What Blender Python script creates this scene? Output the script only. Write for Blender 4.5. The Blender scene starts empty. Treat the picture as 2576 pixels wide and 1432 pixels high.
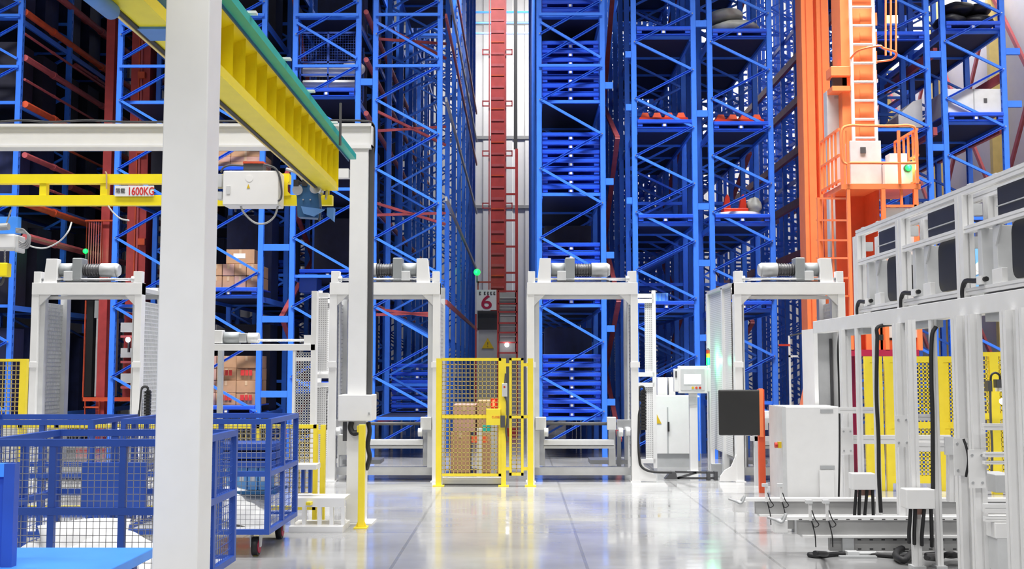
import bpy, math, random
from mathutils import Vector, Matrix
random.seed(7)
sc = bpy.context.scene
C = sc.collection
PI = math.pi

# ---------------------------------------------------------------- camera
FPX, IW, IH = 2700.0, 2576.0, 1432.0
CAM = Vector((0.0, 0.0, 1.65))
cd = bpy.data.cameras.new('camera')
cam = bpy.data.objects.new('camera', cd)
C.objects.link(cam)
cd.sensor_width = 36.0
cd.lens = 36.0 * FPX / IW
cd.clip_end = 300
cam.location = CAM
cam.rotation_euler = (PI / 2 + math.atan(209.0 / FPX), 0, math.atan(17.0 / FPX))
sc.camera = cam
RM = cam.rotation_euler.to_matrix()

# ---------------------------------------------------------------- light and exposure
vs = sc.view_settings
vs.view_transform = 'Standard'
vs.look = 'None'
vs.gamma = 1.0
vs.use_curve_mapping = False
vs.exposure = 0.14
world = bpy.data.worlds.new('hall_air')
sc.world = world
world.use_nodes = True
bg = world.node_tree.nodes['Background']
bg.inputs[0].default_value = (1.0, 1.0, 1.0, 1)
bg.inputs[1].default_value = 0.16


def area_light(name, loc, sx, sy, watts, rot=(0, 0, 0), col=(1, 0.985, 0.96), spread=180):
    l = bpy.data.lights.new(name, 'AREA')
    l.shape = 'RECTANGLE'
    l.size, l.size_y = sx, sy
    l.energy = watts
    l.color = col
    l.spread = math.radians(spread)
    o = bpy.data.objects.new(name, l)
    C.objects.link(o)
    o.location = loc
    o.rotation_euler = rot
    return o


# rows of high-bay luminaires under the hall roof, in front of the racking
for yy, zz, e, tilt, sp in ((-6.0, 10.5, 1900, 0, 140), (1.0, 10.5, 900, 0, 140), (8.0, 10.5, 1050, 0, 112), (15.0, 13.0, 2300, 8, 84)):
    area_light('high_bay_and_fill', (0, yy, zz), 24, 1.2, e, rot=(math.radians(tilt), 0, 0), spread=sp)
# unseen area light added at the far end to brighten the back wall
area_light('high_bay_and_fill', (5.0, 36.6, 14.0), 13, 1.0, 950, rot=(math.radians(58), 0, 0))
# added fill light that brightens the crane mast in the number 6 aisle
area_light('mast_fill', (-0.6, 22.6, 13.0), 1.2, 0.6, 190, rot=(math.radians(25), 0, 0), spread=110)
# unseen area light added in the gap to brighten the right-hand wall
area_light('high_bay_and_fill', (9.6, 26.0, 13.0), 1.0, 16, 1000, rot=(0, math.radians(-55), 0))

# ---------------------------------------------------------------- helpers


def P(px, py, Y):
    d = RM @ Vector((px - IW / 2, -(py - IH / 2), -FPX))
    return CAM + d * (Y / d.y)


def X(px, Y, py=800):
    return P(px, py, Y).x


def Z(py, Y, px=1305):
    return P(px, py, Y).z


MATS = {}


def mat(name, col, rough=0.45, metal=0.0, var=0.06, scale=6.0, emit=0.0, spec=0.5, bump=0.0):
    m = bpy.data.materials.new(name)
    m.use_nodes = True
    nt = m.node_tree
    b = nt.nodes['Principled BSDF']
    b.inputs['Roughness'].default_value = rough
    b.inputs['Metallic'].default_value = metal
    b.inputs['Specular IOR Level'].default_value = spec
    if emit:
        b.inputs['Base Color'].default_value = (*col, 1)
        b.inputs['Emission Color'].default_value = (*col, 1)
        b.inputs['Emission Strength'].default_value = emit
    else:
        tc = nt.nodes.new('ShaderNodeTexCoord')
        n = nt.nodes.new('ShaderNodeTexNoise')
        n.inputs['Scale'].default_value = scale
        n.inputs['Detail'].default_value = 3
        nt.links.new(tc.outputs['Object'], n.inputs['Vector'])
        r = nt.nodes.new('ShaderNodeValToRGB')
        r.color_ramp.elements[0].position = 0.3
        r.color_ramp.elements[1].position = 0.7
        r.color_ramp.elements[0].color = (*[max(0, c * (1 - var)) for c in col], 1)
        r.color_ramp.elements[1].color = (*[min(1, c * (1 + var)) for c in col], 1)
        nt.links.new(n.outputs['Fac'], r.inputs['Fac'])
        nt.links.new(r.outputs['Color'], b.inputs['Base Color'])
        if bump:
            bp = nt.nodes.new('ShaderNodeBump')
            bp.inputs['Strength'].default_value = bump
            bp.inputs['Distance'].default_value = 0.02
            nt.links.new(n.outputs['Fac'], bp.inputs['Height'])
            nt.links.new(bp.outputs['Normal'], b.inputs['Normal'])
    MATS[name] = m
    return m


M = MATS
mat('rack_blue', (0.045, 0.20, 0.86), 0.36)
mat('rack_navy', (0.02, 0.075, 0.42), 0.5)
mat('shade_steel', (0.015, 0.02, 0.055), 0.6)  # near-black colour stands in for the shade under the rack levels
mat('pallet_blue', (0.016, 0.085, 0.66), 0.3)
mat('cart_blue', (0.028, 0.085, 0.40), 0.4)
mat('cart_light', (0.07, 0.31, 0.95), 0.35)
mat('crane_teal', (0.02, 0.42, 0.34), 0.4)
mat('pad_blue', (0.10, 0.25, 0.55), 0.55)
mat('hoist_blue', (0.015, 0.09, 0.22), 0.45)
mat('white_paint', (0.78, 0.78, 0.78), 0.4, var=0.02)
mat('cream_paint', (0.72, 0.72, 0.70), 0.45, var=0.02)
mat('grey_paint', (0.40, 0.41, 0.42), 0.45)
mat('light_grey', (0.58, 0.59, 0.60), 0.4)
mat('motor_grey', (0.30, 0.32, 0.33), 0.4, 0.1)
mat('dark_grey', (0.07, 0.07, 0.075), 0.5)
mat('black_rubber', (0.012, 0.012, 0.014), 0.55)
mat('black_panel', (0.022, 0.022, 0.022), 0.45)
mat('smoked_glass', (0.045, 0.045, 0.045), 0.38)
mat('aluminium', (0.80, 0.80, 0.80), 0.4, 0.06, var=0.03)
mat('grey_mid', (0.36, 0.36, 0.36), 0.45)
mat('steel_bright', (0.62, 0.63, 0.65), 0.25, 0.8)
mat('yellow_paint', (0.93, 0.76, 0.012), 0.38, var=0.04)
mat('web_shade', (0.90, 0.60, 0.006), 0.4, var=0.06)  # amber tint puts the shade between the ribs into the colour
mat('fence_yellow', (0.90, 0.72, 0.045), 0.4, var=0.04)
mat('orange_paint', (0.95, 0.25, 0.085), 0.4, var=0.04)
mat('orange_deep', (0.74, 0.10, 0.03), 0.45)
mat('crane_red', (0.46, 0.055, 0.055), 0.5, var=0.12)
mat('pipe_red', (0.46, 0.09, 0.10), 0.5, var=0.15)
mat('brick_red', (0.62, 0.085, 0.03), 0.5, var=0.15)
mat('carton', (0.44, 0.25, 0.14), 0.7, var=0.08)
mat('carton_pink', (0.47, 0.27, 0.22), 0.7, var=0.08)
mat('tape', (0.55, 0.38, 0.24), 0.5)
mat('red_print', (0.55, 0.03, 0.03), 0.6)
mat('sack_white', (0.80, 0.80, 0.78), 0.75, bump=0.4)
mat('tarp_grey', (0.34, 0.35, 0.32), 0.5, var=0.25, scale=4, bump=0.8)
mat('sack_black', (0.012, 0.012, 0.016), 0.45, bump=0.6)
mat('red_plastic', (0.50, 0.03, 0.012), 0.35)
mat('sign_white', (0.80, 0.80, 0.80), 0.45, var=0.01)
mat('sign_red', (0.42, 0.012, 0.06), 0.5, var=0.02)
mat('text_red', (0.62, 0.02, 0.02), 0.5, var=0.02)
mat('text_dark', (0.06, 0.06, 0.06), 0.5, var=0.02)
mat('warn_yellow', (0.62, 0.42, 0.01), 0.5)
mat('banner_sky', (0.20, 0.50, 0.92), 0.5, var=0.05)
mat('wire_grey', (0.30, 0.30, 0.31), 0.5)
mat('clay', (0.52, 0.40, 0.12), 0.6)
mat('green_lamp', (0.005, 1.0, 0.06), emit=4.0)
mat('white_lamp', (1.0, 1.0, 1.0), emit=12.0)
mat('red_lamp', (1.0, 0.05, 0.02), emit=8.0)
mat('screen', (0.95, 0.97, 1.0), emit=1.1)


def perforated(name, col, hole, pitch):
    """sheet metal with a fine grid of punched holes"""
    m = mat(name, col, 0.45, var=0.02)
    nt = m.node_tree
    N, L = nt.nodes.new, nt.links.new
    tc = N('ShaderNodeTexCoord')
    sp = N('ShaderNodeSeparateXYZ')
    L(tc.outputs['Object'], sp.inputs[0])
    s = N('ShaderNodeMath'); s.operation = 'ADD'
    L(sp.outputs['X'], s.inputs[0]); L(sp.outputs['Y'], s.inputs[1])
    prev = None
    for out in (s.outputs[0], sp.outputs['Z']):
        a = N('ShaderNodeMath'); a.operation = 'MULTIPLY'
        a.inputs[1].default_value = 1 / pitch
        L(out, a.inputs[0])
        f = N('ShaderNodeMath'); f.operation = 'FRACT'
        L(a.outputs[0], f.inputs[0])
        g = N('ShaderNodeMath'); g.operation = 'LESS_THAN'
        g.inputs[1].default_value = 0.55
        L(f.outputs[0], g.inputs[0])
        if prev is None:
            prev = g
        else:
            k = N('ShaderNodeMath'); k.operation = 'MULTIPLY'
            L(prev.outputs[0], k.inputs[0]); L(g.outputs[0], k.inputs[1])
            prev = k
    b = nt.nodes['Principled BSDF']
    src = b.inputs['Base Color'].links[0].from_socket
    mx = N('ShaderNodeMix'); mx.data_type = 'RGBA'
    L(prev.outputs[0], mx.inputs[0])
    L(src, mx.inputs[6])
    mx.inputs[7].default_value = (*hole, 1)
    L(mx.outputs[2], b.inputs['Base Color'])
    return m


perforated('perforated_white', (0.74, 0.74, 0.74), (0.42, 0.42, 0.42), 0.03)


def new_obj(name, data, parent=None):
    o = bpy.data.objects.new(name, data)
    C.objects.link(o)
    if parent is not None:
        o.parent = parent
    return o


def thing(name, label, cat, loc=(0, 0, 0), group=None):
    o = new_obj(name, None)
    o.location = loc
    o['label'] = label
    o['category'] = cat
    if group:
        o['group'] = group
    o.empty_display_size = 0.1
    return o


def tag(o, label, cat, group=None):
    o['label'] = label
    o['category'] = cat
    if group:
        o['group'] = group
    return o


def wloc(o):
    v = Vector((0, 0, 0))
    while o is not None:
        v += o.location
        o = o.parent
    return v


class MB:
    def __init__(s):
        s.v, s.f = [], []

    def add(s, vs_, fs_):
        n = len(s.v)
        s.v += [Vector(p) for p in vs_]
        s.f += [tuple(i + n for i in f) for f in fs_]
        return s

    def box(s, x0, x1, y0, y1, z0, z1):
        return s.add([(x0, y0, z0), (x1, y0, z0), (x1, y1, z0), (x0, y1, z0), (x0, y0, z1), (x1, y0, z1), (x1, y1, z1), (x0, y1, z1)],
                     [(0, 3, 2, 1), (4, 5, 6, 7), (0, 1, 5, 4), (1, 2, 6, 5), (2, 3, 7, 6), (3, 0, 4, 7)])

    def pbox(s, px0, py0, px1, py1, Y, d):
        """box whose front face at depth Y spans the given picture rectangle"""
        a = P(px0, py1, Y)
        b = P(px1, py0, Y)
        return s.box(min(a.x, b.x), max(a.x, b.x), Y, Y + d, min(a.z, b.z), max(a.z, b.z))

    def bar(s, p, q, w, h=None, up=(0, 0, 1)):
        h = h or w
        p, q = Vector(p), Vector(q)
        t = (q - p).normalized()
        u = Vector(up)
        a = t.cross(u)
        if a.length < 1e-4:
            a = t.cross(Vector((0, 1, 0)))
        a.normalize()
        b = a.cross(t)
        a *= w / 2
        b *= h / 2
        return s.add([p - a - b, p + a - b, p + a + b, p - a + b, q - a - b, q + a - b, q + a + b, q - a + b],
                     [(0, 1, 2, 3), (7, 6, 5, 4), (4, 5, 1, 0), (5, 6, 2, 1), (6, 7, 3, 2), (7, 4, 0, 3)])

    def cyl(s, p, q, r, n=14, r2=None):
        p, q = Vector(p), Vector(q)
        r2 = r if r2 is None else r2
        t = (q - p).normalized()
        a = t.orthogonal().normalized()
        b = t.cross(a)
        vs_ = []
        for c, rr in ((p, r), (q, r2)):
            for i in range(n):
                an = 2 * PI * i / n
                vs_.append(c + (a * math.cos(an) + b * math.sin(an)) * rr)
        fs_ = [tuple(reversed(range(n))), tuple(range(n, 2 * n))]
        for i in range(n):
            j = (i + 1) % n
            fs_.append((i, j, n + j, n + i))
        return s.add(vs_, fs_)

    def tube(s, pts, r, n=8, smooth=5):
        pts = [Vector(p) for p in pts]
        if smooth > 1 and len(pts) > 2:
            out = []
            e = [pts[0] * 2 - pts[1]] + pts + [pts[-1] * 2 - pts[-2]]
            for i in range(1, len(e) - 2):
                for k in range(smooth):
                    t = k / smooth
                    p0, p1, p2, p3 = e[i - 1:i + 3]
                    out.append(0.5 * ((2 * p1) + (p2 - p0) * t + (2 * p0 - 5 * p1 + 4 * p2 - p3) * t * t + (3 * p1 - p0 - 3 * p2 + p3) * t ** 3))
            pts = out + [pts[-1]]
        vs_, fs_ = [], []
        prev = None
        for i, p in enumerate(pts):
            t = (pts[min(i + 1, len(pts) - 1)] - pts[max(i - 1, 0)]).normalized()
            a = t.orthogonal().normalized() if prev is None else (prev - t * prev.dot(t)).normalized()
            prev = a
            b = t.cross(a)
            for k in range(n):
                an = 2 * PI * k / n
                vs_.append(p + (a * math.cos(an) + b * math.sin(an)) * r)
        for i in range(len(pts) - 1):
            for k in range(n):
                j = (k + 1) % n
                fs_.append((i * n + k, i * n + j, (i + 1) * n + j, (i + 1) * n + k))
        fs_.append(tuple(reversed(range(n))))
        fs_.append(tuple(range((len(pts) - 1) * n, len(pts) * n)))
        return s.add(vs_, fs_)

    def prism(s, poly, d0, d1, axis='y'):
        """extrude a polygon (x,z), (y,z) or (x,y) between d0 and d1 along the axis"""
        n = len(poly)

        def pt(a, b, d):
            return {'y': (a, d, b), 'x': (d, a, b), 'z': (a, b, d)}[axis]
        vs_ = [pt(a, b, d0) for a, b in poly] + [pt(a, b, d1) for a, b in poly]
        fs_ = [tuple(range(n)), tuple(reversed(range(n, 2 * n)))]
        for i in range(n):
            j = (i + 1) % n
            fs_.append((j, i, n + i, n + j))
        return s.add(vs_, fs_)

    def ball(s, c, rx, ry=None, rz=None, nu=14, nv=8, wob=0.0):
        ry = ry or rx
        rz = rz or rx
        c = Vector(c)
        vs_ = [c + Vector((0, 0, -rz))]
        for j in range(1, nv):
            th = PI * j / nv - PI / 2
            for i in range(nu):
                an = 2 * PI * i / nu
                k = 1 + (random.uniform(-wob, wob) if wob else 0)
                vs_.append(c + Vector((rx * math.cos(th) * math.cos(an) * k, ry * math.cos(th) * math.sin(an) * k, rz * math.sin(th) * k)))
        vs_.append(c + Vector((0, 0, rz)))
        fs_ = []
        for i in range(nu):
            fs_.append((0, 1 + (i + 1) % nu, 1 + i))
            for j in range(nv - 2):
                a = 1 + j * nu
                fs_.append((a + i, a + (i + 1) % nu, a + nu + (i + 1) % nu, a + nu + i))
            a = 1 + (nv - 2) * nu
            fs_.append((a + i, a + (i + 1) % nu, len(vs_) - 1))
        return s.add(vs_, fs_)

    def wires_y(s, x0, x1, z0, z1, Y, step, w):
        """wire mesh in a plane of constant y"""
        n = max(1, round((x1 - x0) / step))
        for i in range(n + 1):
            x = x0 + (x1 - x0) * i / n
            s.box(x - w / 2, x + w / 2, Y - w / 2, Y + w / 2, z0, z1)
        n = max(1, round((z1 - z0) / step))
        for i in range(n + 1):
            z = z0 + (z1 - z0) * i / n
            s.box(x0, x1, Y - w / 2, Y + w / 2, z - w / 2, z + w / 2)
        return s

    def wires_x(s, y0, y1, z0, z1, Xc, step, w, stepz=None):
        n = max(1, round((y1 - y0) / step))
        for i in range(n + 1):
            y = y0 + (y1 - y0) * i / n
            s.box(Xc - w / 2, Xc + w / 2, y - w / 2, y + w / 2, z0, z1)
        n = max(1, round((z1 - z0) / (stepz or step)))
        for i in range(n + 1):
            z = z0 + (z1 - z0) * i / n
            s.box(Xc - w / 2, Xc + w / 2, y0, y1, z - w / 2, z + w / 2)
        return s

    def mesh(s, name, m, off=None, smooth=False):
        me = bpy.data.meshes.new(name)
        off = Vector(off) if off is not None else Vector((0, 0, 0))
        me.from_pydata([tuple(p - off) for p in s.v], [], s.f)
        me.materials.append(M[m])
        if smooth:
            for p in me.polygons:
                p.use_smooth = len(p.vertices) < 5
        me.update()
        return me

    def build(s, name, m, parent=None, bevel=0.0, smooth=False, kind=None, label=None):
        """one mesh object from world-space shapes, stored relative to its parent's base"""
        if parent is not None:
            off = wloc(parent)
            o = new_obj(name, s.mesh(name, m, off, smooth), parent)
        else:
            xs = [p.x for p in s.v]
            ys = [p.y for p in s.v]
            off = Vector(((min(xs) + max(xs)) / 2, (min(ys) + max(ys)) / 2, min(p.z for p in s.v)))
            o = new_obj(name, s.mesh(name, m, off, smooth))
            o.location = off
        if bevel:
            b = o.modifiers.new('bevel', 'BEVEL')
            b.width = bevel
            b.segments = 2
            b.limit_method = 'ANGLE'
        if kind:
            o['kind'] = kind
        if label:
            o['label'] = label
        return o


def place(name, me, parent, p, q, up=(0, -1, 0)):
    """a shared unit-length mesh (along z, front towards -y) stretched from p to q; p, q in world space"""
    off = wloc(parent)
    p, q = Vector(p), Vector(q)
    d = q - p
    L = d.length
    t = d / L
    u = Vector(up)
    b = (u - t * u.dot(t)).normalized()
    a = (-b).cross(t)
    mtx = Matrix(((a.x, -b.x, t.x), (a.y, -b.y, t.y), (a.z, -b.z, t.z)))
    o = new_obj(name, me, parent)
    o.matrix_local = Matrix.Translation(p - off) @ mtx.to_4x4() @ Matrix.Diagonal((1, 1, L, 1))
    return o


def copy_tree(o, parent=None):
    c = o.copy()
    C.objects.link(c)
    c.parent = parent
    for ch in list(o.children):
        copy_tree(ch, c)
    return c


def text(name, body, m, parent, center, height, width=None, thick=0.002, bold=0.0):
    cu = bpy.data.curves.new(name, 'FONT')
    cu.body = body
    cu.align_x = 'CENTER'
    cu.align_y = 'CENTER'
    cu.extrude = thick
    cu.offset = bold
    tmp = bpy.data.objects.new(name + '_tmp', cu)
    C.objects.link(tmp)
    dg = bpy.context.evaluated_depsgraph_get()
    me = bpy.data.meshes.new_from_object(tmp.evaluated_get(dg))
    bpy.data.objects.remove(tmp)
    xs = [v.co.x for v in me.vertices]
    ys = [v.co.y for v in me.vertices]
    w, h = max(xs) - min(xs), max(ys) - min(ys)
    cx, cy = (max(xs) + min(xs)) / 2, (max(ys) + min(ys)) / 2
    kz = height / h
    kx = (width / w) if width else kz
    for v in me.vertices:
        v.co = Vector(((v.co.x - cx) * kx, -v.co.z, (v.co.y - cy) * kz))
    me.materials.clear()
    me.materials.append(M[m])
    me.name = name
    o = new_obj(name, me, parent)
    o.location = Vector(center) - (wloc(parent) if parent else Vector((0, 0, 0)))
    return o


ORD = ['lowest', 'second', 'third', 'fourth', 'fifth', 'sixth', 'seventh', 'eighth', 'ninth']
COL = ['leftmost', 'second from left', 'third from left', 'fourth from left', 'fifth from left', 'sixth from left']

# ---------------------------------------------------------------- the setting


def floor_material():
    m = bpy.data.materials.new('polished_concrete')
    m.use_nodes = True
    nt = m.node_tree
    N, L = nt.nodes.new, nt.links.new
    b = nt.nodes['Principled BSDF']
    tc = N('ShaderNodeTexCoord')
    n1 = N('ShaderNodeTexNoise')
    n1.inputs['Scale'].default_value = 0.9
    n1.inputs['Detail'].default_value = 6
    L(tc.outputs['Object'], n1.inputs['Vector'])
    cr = N('ShaderNodeValToRGB')
    cr.color_ramp.elements[0].position = 0.35
    cr.color_ramp.elements[1].position = 0.68
    cr.color_ramp.elements[0].color = (0.25, 0.252, 0.255, 1)
    cr.color_ramp.elements[1].color = (0.36, 0.363, 0.367, 1)
    L(n1.outputs['Fac'], cr.inputs['Fac'])
    sep = N('ShaderNodeSeparateXYZ')
    L(tc.outputs['Object'], sep.inputs['Vector'])

    def line(out, period, off, w):
        a = N('ShaderNodeMath'); a.operation = 'MULTIPLY_ADD'
        a.inputs[1].default_value = 1 / period
        a.inputs[2].default_value = off
        L(out, a.inputs[0])
        f = N('ShaderNodeMath'); f.operation = 'FRACT'
        L(a.outputs[0], f.inputs[0])
        g = N('ShaderNodeMath'); g.operation = 'LESS_THAN'
        g.inputs[1].default_value = w / period
        L(f.outputs[0], g.inputs[0])
        return g.outputs[0]
    lx = line(sep.outputs['X'], 1.62, 0.66, 0.028)
    ly = line(sep.outputs['Y'], 2.6, 0.35, 0.022)
    mx = N('ShaderNodeMath'); mx.operation = 'MAXIMUM'
    L(lx, mx.inputs[0]); L(ly, mx.inputs[1])
    sc_ = N('ShaderNodeMath'); sc_.operation = 'MULTIPLY'
    sc_.inputs[1].default_value = 0.45
    L(mx.outputs[0], sc_.inputs[0])
    mix = N('ShaderNodeMix'); mix.data_type = 'RGBA'
    L(sc_.outputs[0], mix.inputs[0])
    L(cr.outputs['Color'], mix.inputs[6])
    mix.inputs[7].default_value = (0.12, 0.12, 0.12, 1)
    L(mix.outputs[2], b.inputs['Base Color'])
    # wear: gloss varies in streaks across the hall
    mp = N('ShaderNodeMapping')
    mp.inputs['Scale'].default_value = (0.8, 3.5, 1)
    L(tc.outputs['Object'], mp.inputs['Vector'])
    n2 = N('ShaderNodeTexNoise')
    n2.inputs['Scale'].default_value = 1.4
    n2.inputs['Detail'].default_value = 5
    L(mp.outputs[0], n2.inputs['Vector'])
    rr = N('ShaderNodeMapRange')
    rr.inputs[1].default_value = 0.3
    rr.inputs[2].default_value = 0.7
    rr.inputs[3].default_value = 0.05
    rr.inputs[4].default_value = 0.19
    L(n2.outputs['Fac'], rr.inputs[0])
    L(rr.outputs[0], b.inputs['Roughness'])
    b.inputs['Specular IOR Level'].default_value = 0.9
    bp = N('ShaderNodeBump')
    bp.inputs['Strength'].default_value = 0.03
    bp.inputs['Distance'].default_value = 0.02
    L(n2.outputs['Fac'], bp.inputs['Height'])
    L(bp.outputs[0], b.inputs['Normal'])
    MATS['polished_concrete'] = m


floor_material()


def struct(o):
    o['kind'] = 'structure'
    return o


mat('wall_panel', (0.74, 0.73, 0.72), 0.5, var=0.02)
mat('wall_shade', (0.05, 0.05, 0.07), 0.6)  # near-black tone stands in for shade on the left wall and ceiling
mat('wall_band', (0.30, 0.30, 0.30), 0.5)
mat('column_cream', (0.80, 0.62, 0.22), 0.5)
mb = MB().box(-16, 16, -8, 42, -0.25, 0)
struct(mb.build('floor', 'polished_concrete'))
YB = 40.5
wall = struct(MB().box(-16, 16, YB + 0.06, YB + 0.3, 0, 17).build('wall_back', 'wall_panel'))
panel = MB().prism([(0, 0), (0.22, 0), (0.25, -0.05), (0.55, -0.05), (0.58, 0), (0.8, 0), (0.8, 0.05), (0, 0.05)], 0, 17, 'z').mesh('wall_sheet', 'wall_panel')
for i in range(40):
    o = new_obj('wall_sheet', panel, wall)
    o.location = Vector((-16 + 0.8 * i, YB + 0.01, 0)) - wloc(wall)
for py in (60, 347, 521):
    z = Z(py, YB)
    MB().box(-6, 6, YB - 0.1, YB - 0.04, z - 0.06, z + 0.06).build('wall_rail', 'wall_band', wall)
for py in (30, 57, 83):
    z = Z(py, 38.0)
    MB().box(-2.2, 1.0, 38.0, 38.06, z - 0.03, z + 0.03).build('blue_rail', 'rack_blue', wall)
    MB().box(-0.62, -0.56, 38.06, YB, z - 0.02, z + 0.02).build('rail_bracket', 'rack_blue', wall)
XR = 10.75
wr = struct(MB().box(XR + 0.3, XR + 0.5, 12, YB, 0, 17).build('wall_right', 'wall_panel'))
for k in range(6):
    y = 20.5 + 3.6 * k
    MB().box(XR, XR + 0.3, y, y + 0.14, 0, 16).build('wall_column', 'column_cream', wr)
    MB().bar((XR + 0.1, y, 1.2), (XR + 0.1, y + 3.6, 5.2), 0.06, 0.1).build('wall_brace', 'pipe_red', wr)
    MB().bar((XR + 0.1, y, 5.2), (XR + 0.1, y + 3.6, 1.2), 0.06, 0.1).build('wall_brace', 'pipe_red', wr)
    MB().bar((XR + 0.1, y, 5.2), (XR + 0.1, y + 3.6, 10.2), 0.06, 0.1).build('wall_brace', 'pipe_red', wr)
    MB().bar((XR + 0.1, y, 10.2), (XR + 0.1, y + 3.6, 5.2), 0.06, 0.1).build('wall_brace', 'pipe_red', wr)
struct(MB().box(-16, 16, 18.5, 41, 17.0, 17.2).build('ceiling', 'wall_shade'))
struct(MB().box(-15.2, -15.0, 12, YB, 0, 17).build('wall_left', 'wall_shade'))
# ---------------------------------------------------------------- pallet racking
RY = 19.6          # front of the racking
FP = 2.15          # frame pitch along the aisles
NF = 8
RH = 14.0


def post_mesh():
    """upright: solid front web, slotted side webs, open at the back; unit length stands for RH metres"""
    m = MB()
    w, d, t = 0.045, 0.085, 0.006
    m.box(-w, w, 0, t, 0, RH)
    pitch = 0.15
    for sx in (-1, 1):
        xa, xb = (sx * w - t / 2, sx * w + t / 2)
        m.box(xa, xb, 0, 0.025, 0, RH)
        m.box(xa, xb, 0.058, d, 0, RH)
        m.box(sx * (w - 0.02) - 0.012, sx * (w - 0.02) + 0.012, d - t, d, 0, RH)
        z = 0.0
        while z < RH:
            m.box(xa, xb, 0.025, 0.058, z, z + 0.085)
            z += pitch
    return m.mesh('post', 'rack_blue')


POST = post_mesh()
BOLT = MB().cyl((0, 0, 0), (0, -0.012, 0), 0.013, 8).mesh('bolt', 'steel_bright')


def bar_mesh(name, w, d, m, channel=False):
    b = MB()
    if channel:
        b.box(-w, -w + 0.005, -d, d, 0, 1).box(w - 0.005, w, -d, d, 0, 1).box(-w, w, d - 0.006, d, 0, 1)
    else:
        b.box(-w, w, -d, d, 0, 1)
    return b.mesh(name, m)


BRACE = bar_mesh('brace', 0.023, 0.02, 'rack_blue')
BRACE_C = bar_mesh('brace', 0.020, 0.03, 'rack_blue', True)
TIE = bar_mesh('tie_bar', 0.026, 0.022, 'rack_blue')
BEAM = bar_mesh('front_beam', 0.028, 0.03, 'rack_blue')
RAIL = bar_mesh('side_rail', 0.05, 0.022, 'rack_blue')
SPACER = bar_mesh('spacer', 0.06, 0.03, 'rack_blue')
RACKS = {}


def zy(py):
    return Z(py, RY)


def rack(key, pxl, pxr, label, lefts, rights, ties=(), levels=(), deck=14.0, xbay=None, beams=True, fp=FP, nf=NF):
    xl, xr = X(pxl, RY, 100), X(pxr, RY, 100)
    root = thing('pallet_rack', label, 'rack', ((xl + xr) / 2, RY, 0), 'pallet racks of the high store')
    RACKS[key] = (root, xl, xr)
    for k in range(nf):
        y = RY + fp * k
        for x in (xl, xr):
            o = new_obj('post', POST, root)
            o.location = Vector((x, y, 0)) - wloc(root)
    # zigzag bracing
    zl = sorted(zy(p) for p in lefts)
    zr = sorted(zy(p) for p in rights)
    nodes = sorted([(z, 0) for z in zl] + [(z, 1) for z in zr])
    step = nodes[1][0] - nodes[0][0]
    side = nodes[0][1]
    z = nodes[0][0]
    while z - step > 0.1:
        z -= step
        side = 1 - side
        nodes.insert(0, (z, side))
    z, side = nodes[-1]
    while z < RH - 1:
        z += step
        side = 1 - side
        nodes.append((z, side))
    rear = MB()
    for k in range(nf):
        y = RY + fp * k
        if k:
            for lv in levels:
                for dz in (-0.06, 0.55):
                    rear.box(xl, xr, y + 0.03, y + 0.07, zy(lv) + dz - 0.03, zy(lv) + dz + 0.03)
        for i in range(len(nodes) - 1):
            (za, sa), (zb, sb) = nodes[i], nodes[i + 1]
            if sa == sb:
                continue
            if xbay and xbay[0] < (za + zb) / 2 < xbay[1]:
                continue
            pa = ((xl + 0.03 if sa == 0 else xr - 0.03), y - 0.01, za)
            pb = ((xl + 0.03 if sb == 0 else xr - 0.03), y - 0.01, zb)
            falling = sb == 0
            if k < 1:
                place('brace', BRACE if falling else BRACE_C, root, pa, pb)
            else:
                rear.bar((pa[0], pa[1] + 0.05, pa[2]), (pb[0], pb[1] + 0.05, pb[2]), 0.04, 0.04, (0, 1, 0))
        if xbay and k < 2:
            a, b = xbay
            place('brace', BRACE, root, (xl + 0.03, y - 0.015, b), (xr - 0.03, y - 0.015, a))
            place('brace', BRACE_C, root, (xl + 0.03, y + 0.03, a), (xr - 0.03, y + 0.03, b))
    rear.build('rear_bracing', 'rack_blue', root, kind='stuff')
    for t in ties:
        place('tie_bar', TIE, root, (xl, RY - 0.02, zy(t)), (xr, RY - 0.02, zy(t)))
    for z, s in nodes:
        o = new_obj('bolt', BOLT, root)
        o.location = Vector((xl + 0.015 if s == 0 else xr - 0.015, RY - 0.012, z)) - wloc(root)
    for lv in levels:
        z = zy(lv)
        if beams:
            place('front_beam', BEAM, root, (xl, RY + 0.08, z - 0.03), (xr, RY + 0.08, z - 0.03))
        for x in (xl + 0.04, xr - 0.04):
            place('side_rail', RAIL, root, (x, RY + 0.06, z - 0.06), (x, RY + FP * (NF - 1), z - 0.06), up=(1, 0, 0))
        if deck:
            MB().box(xl + 0.05, xr - 0.05, RY + 0.12, RY + deck, z - 0.05, z - 0.02).build('shade_panel', 'shade_steel', root)  # dark plate added at each level to darken the rack interior
    return root


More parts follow.
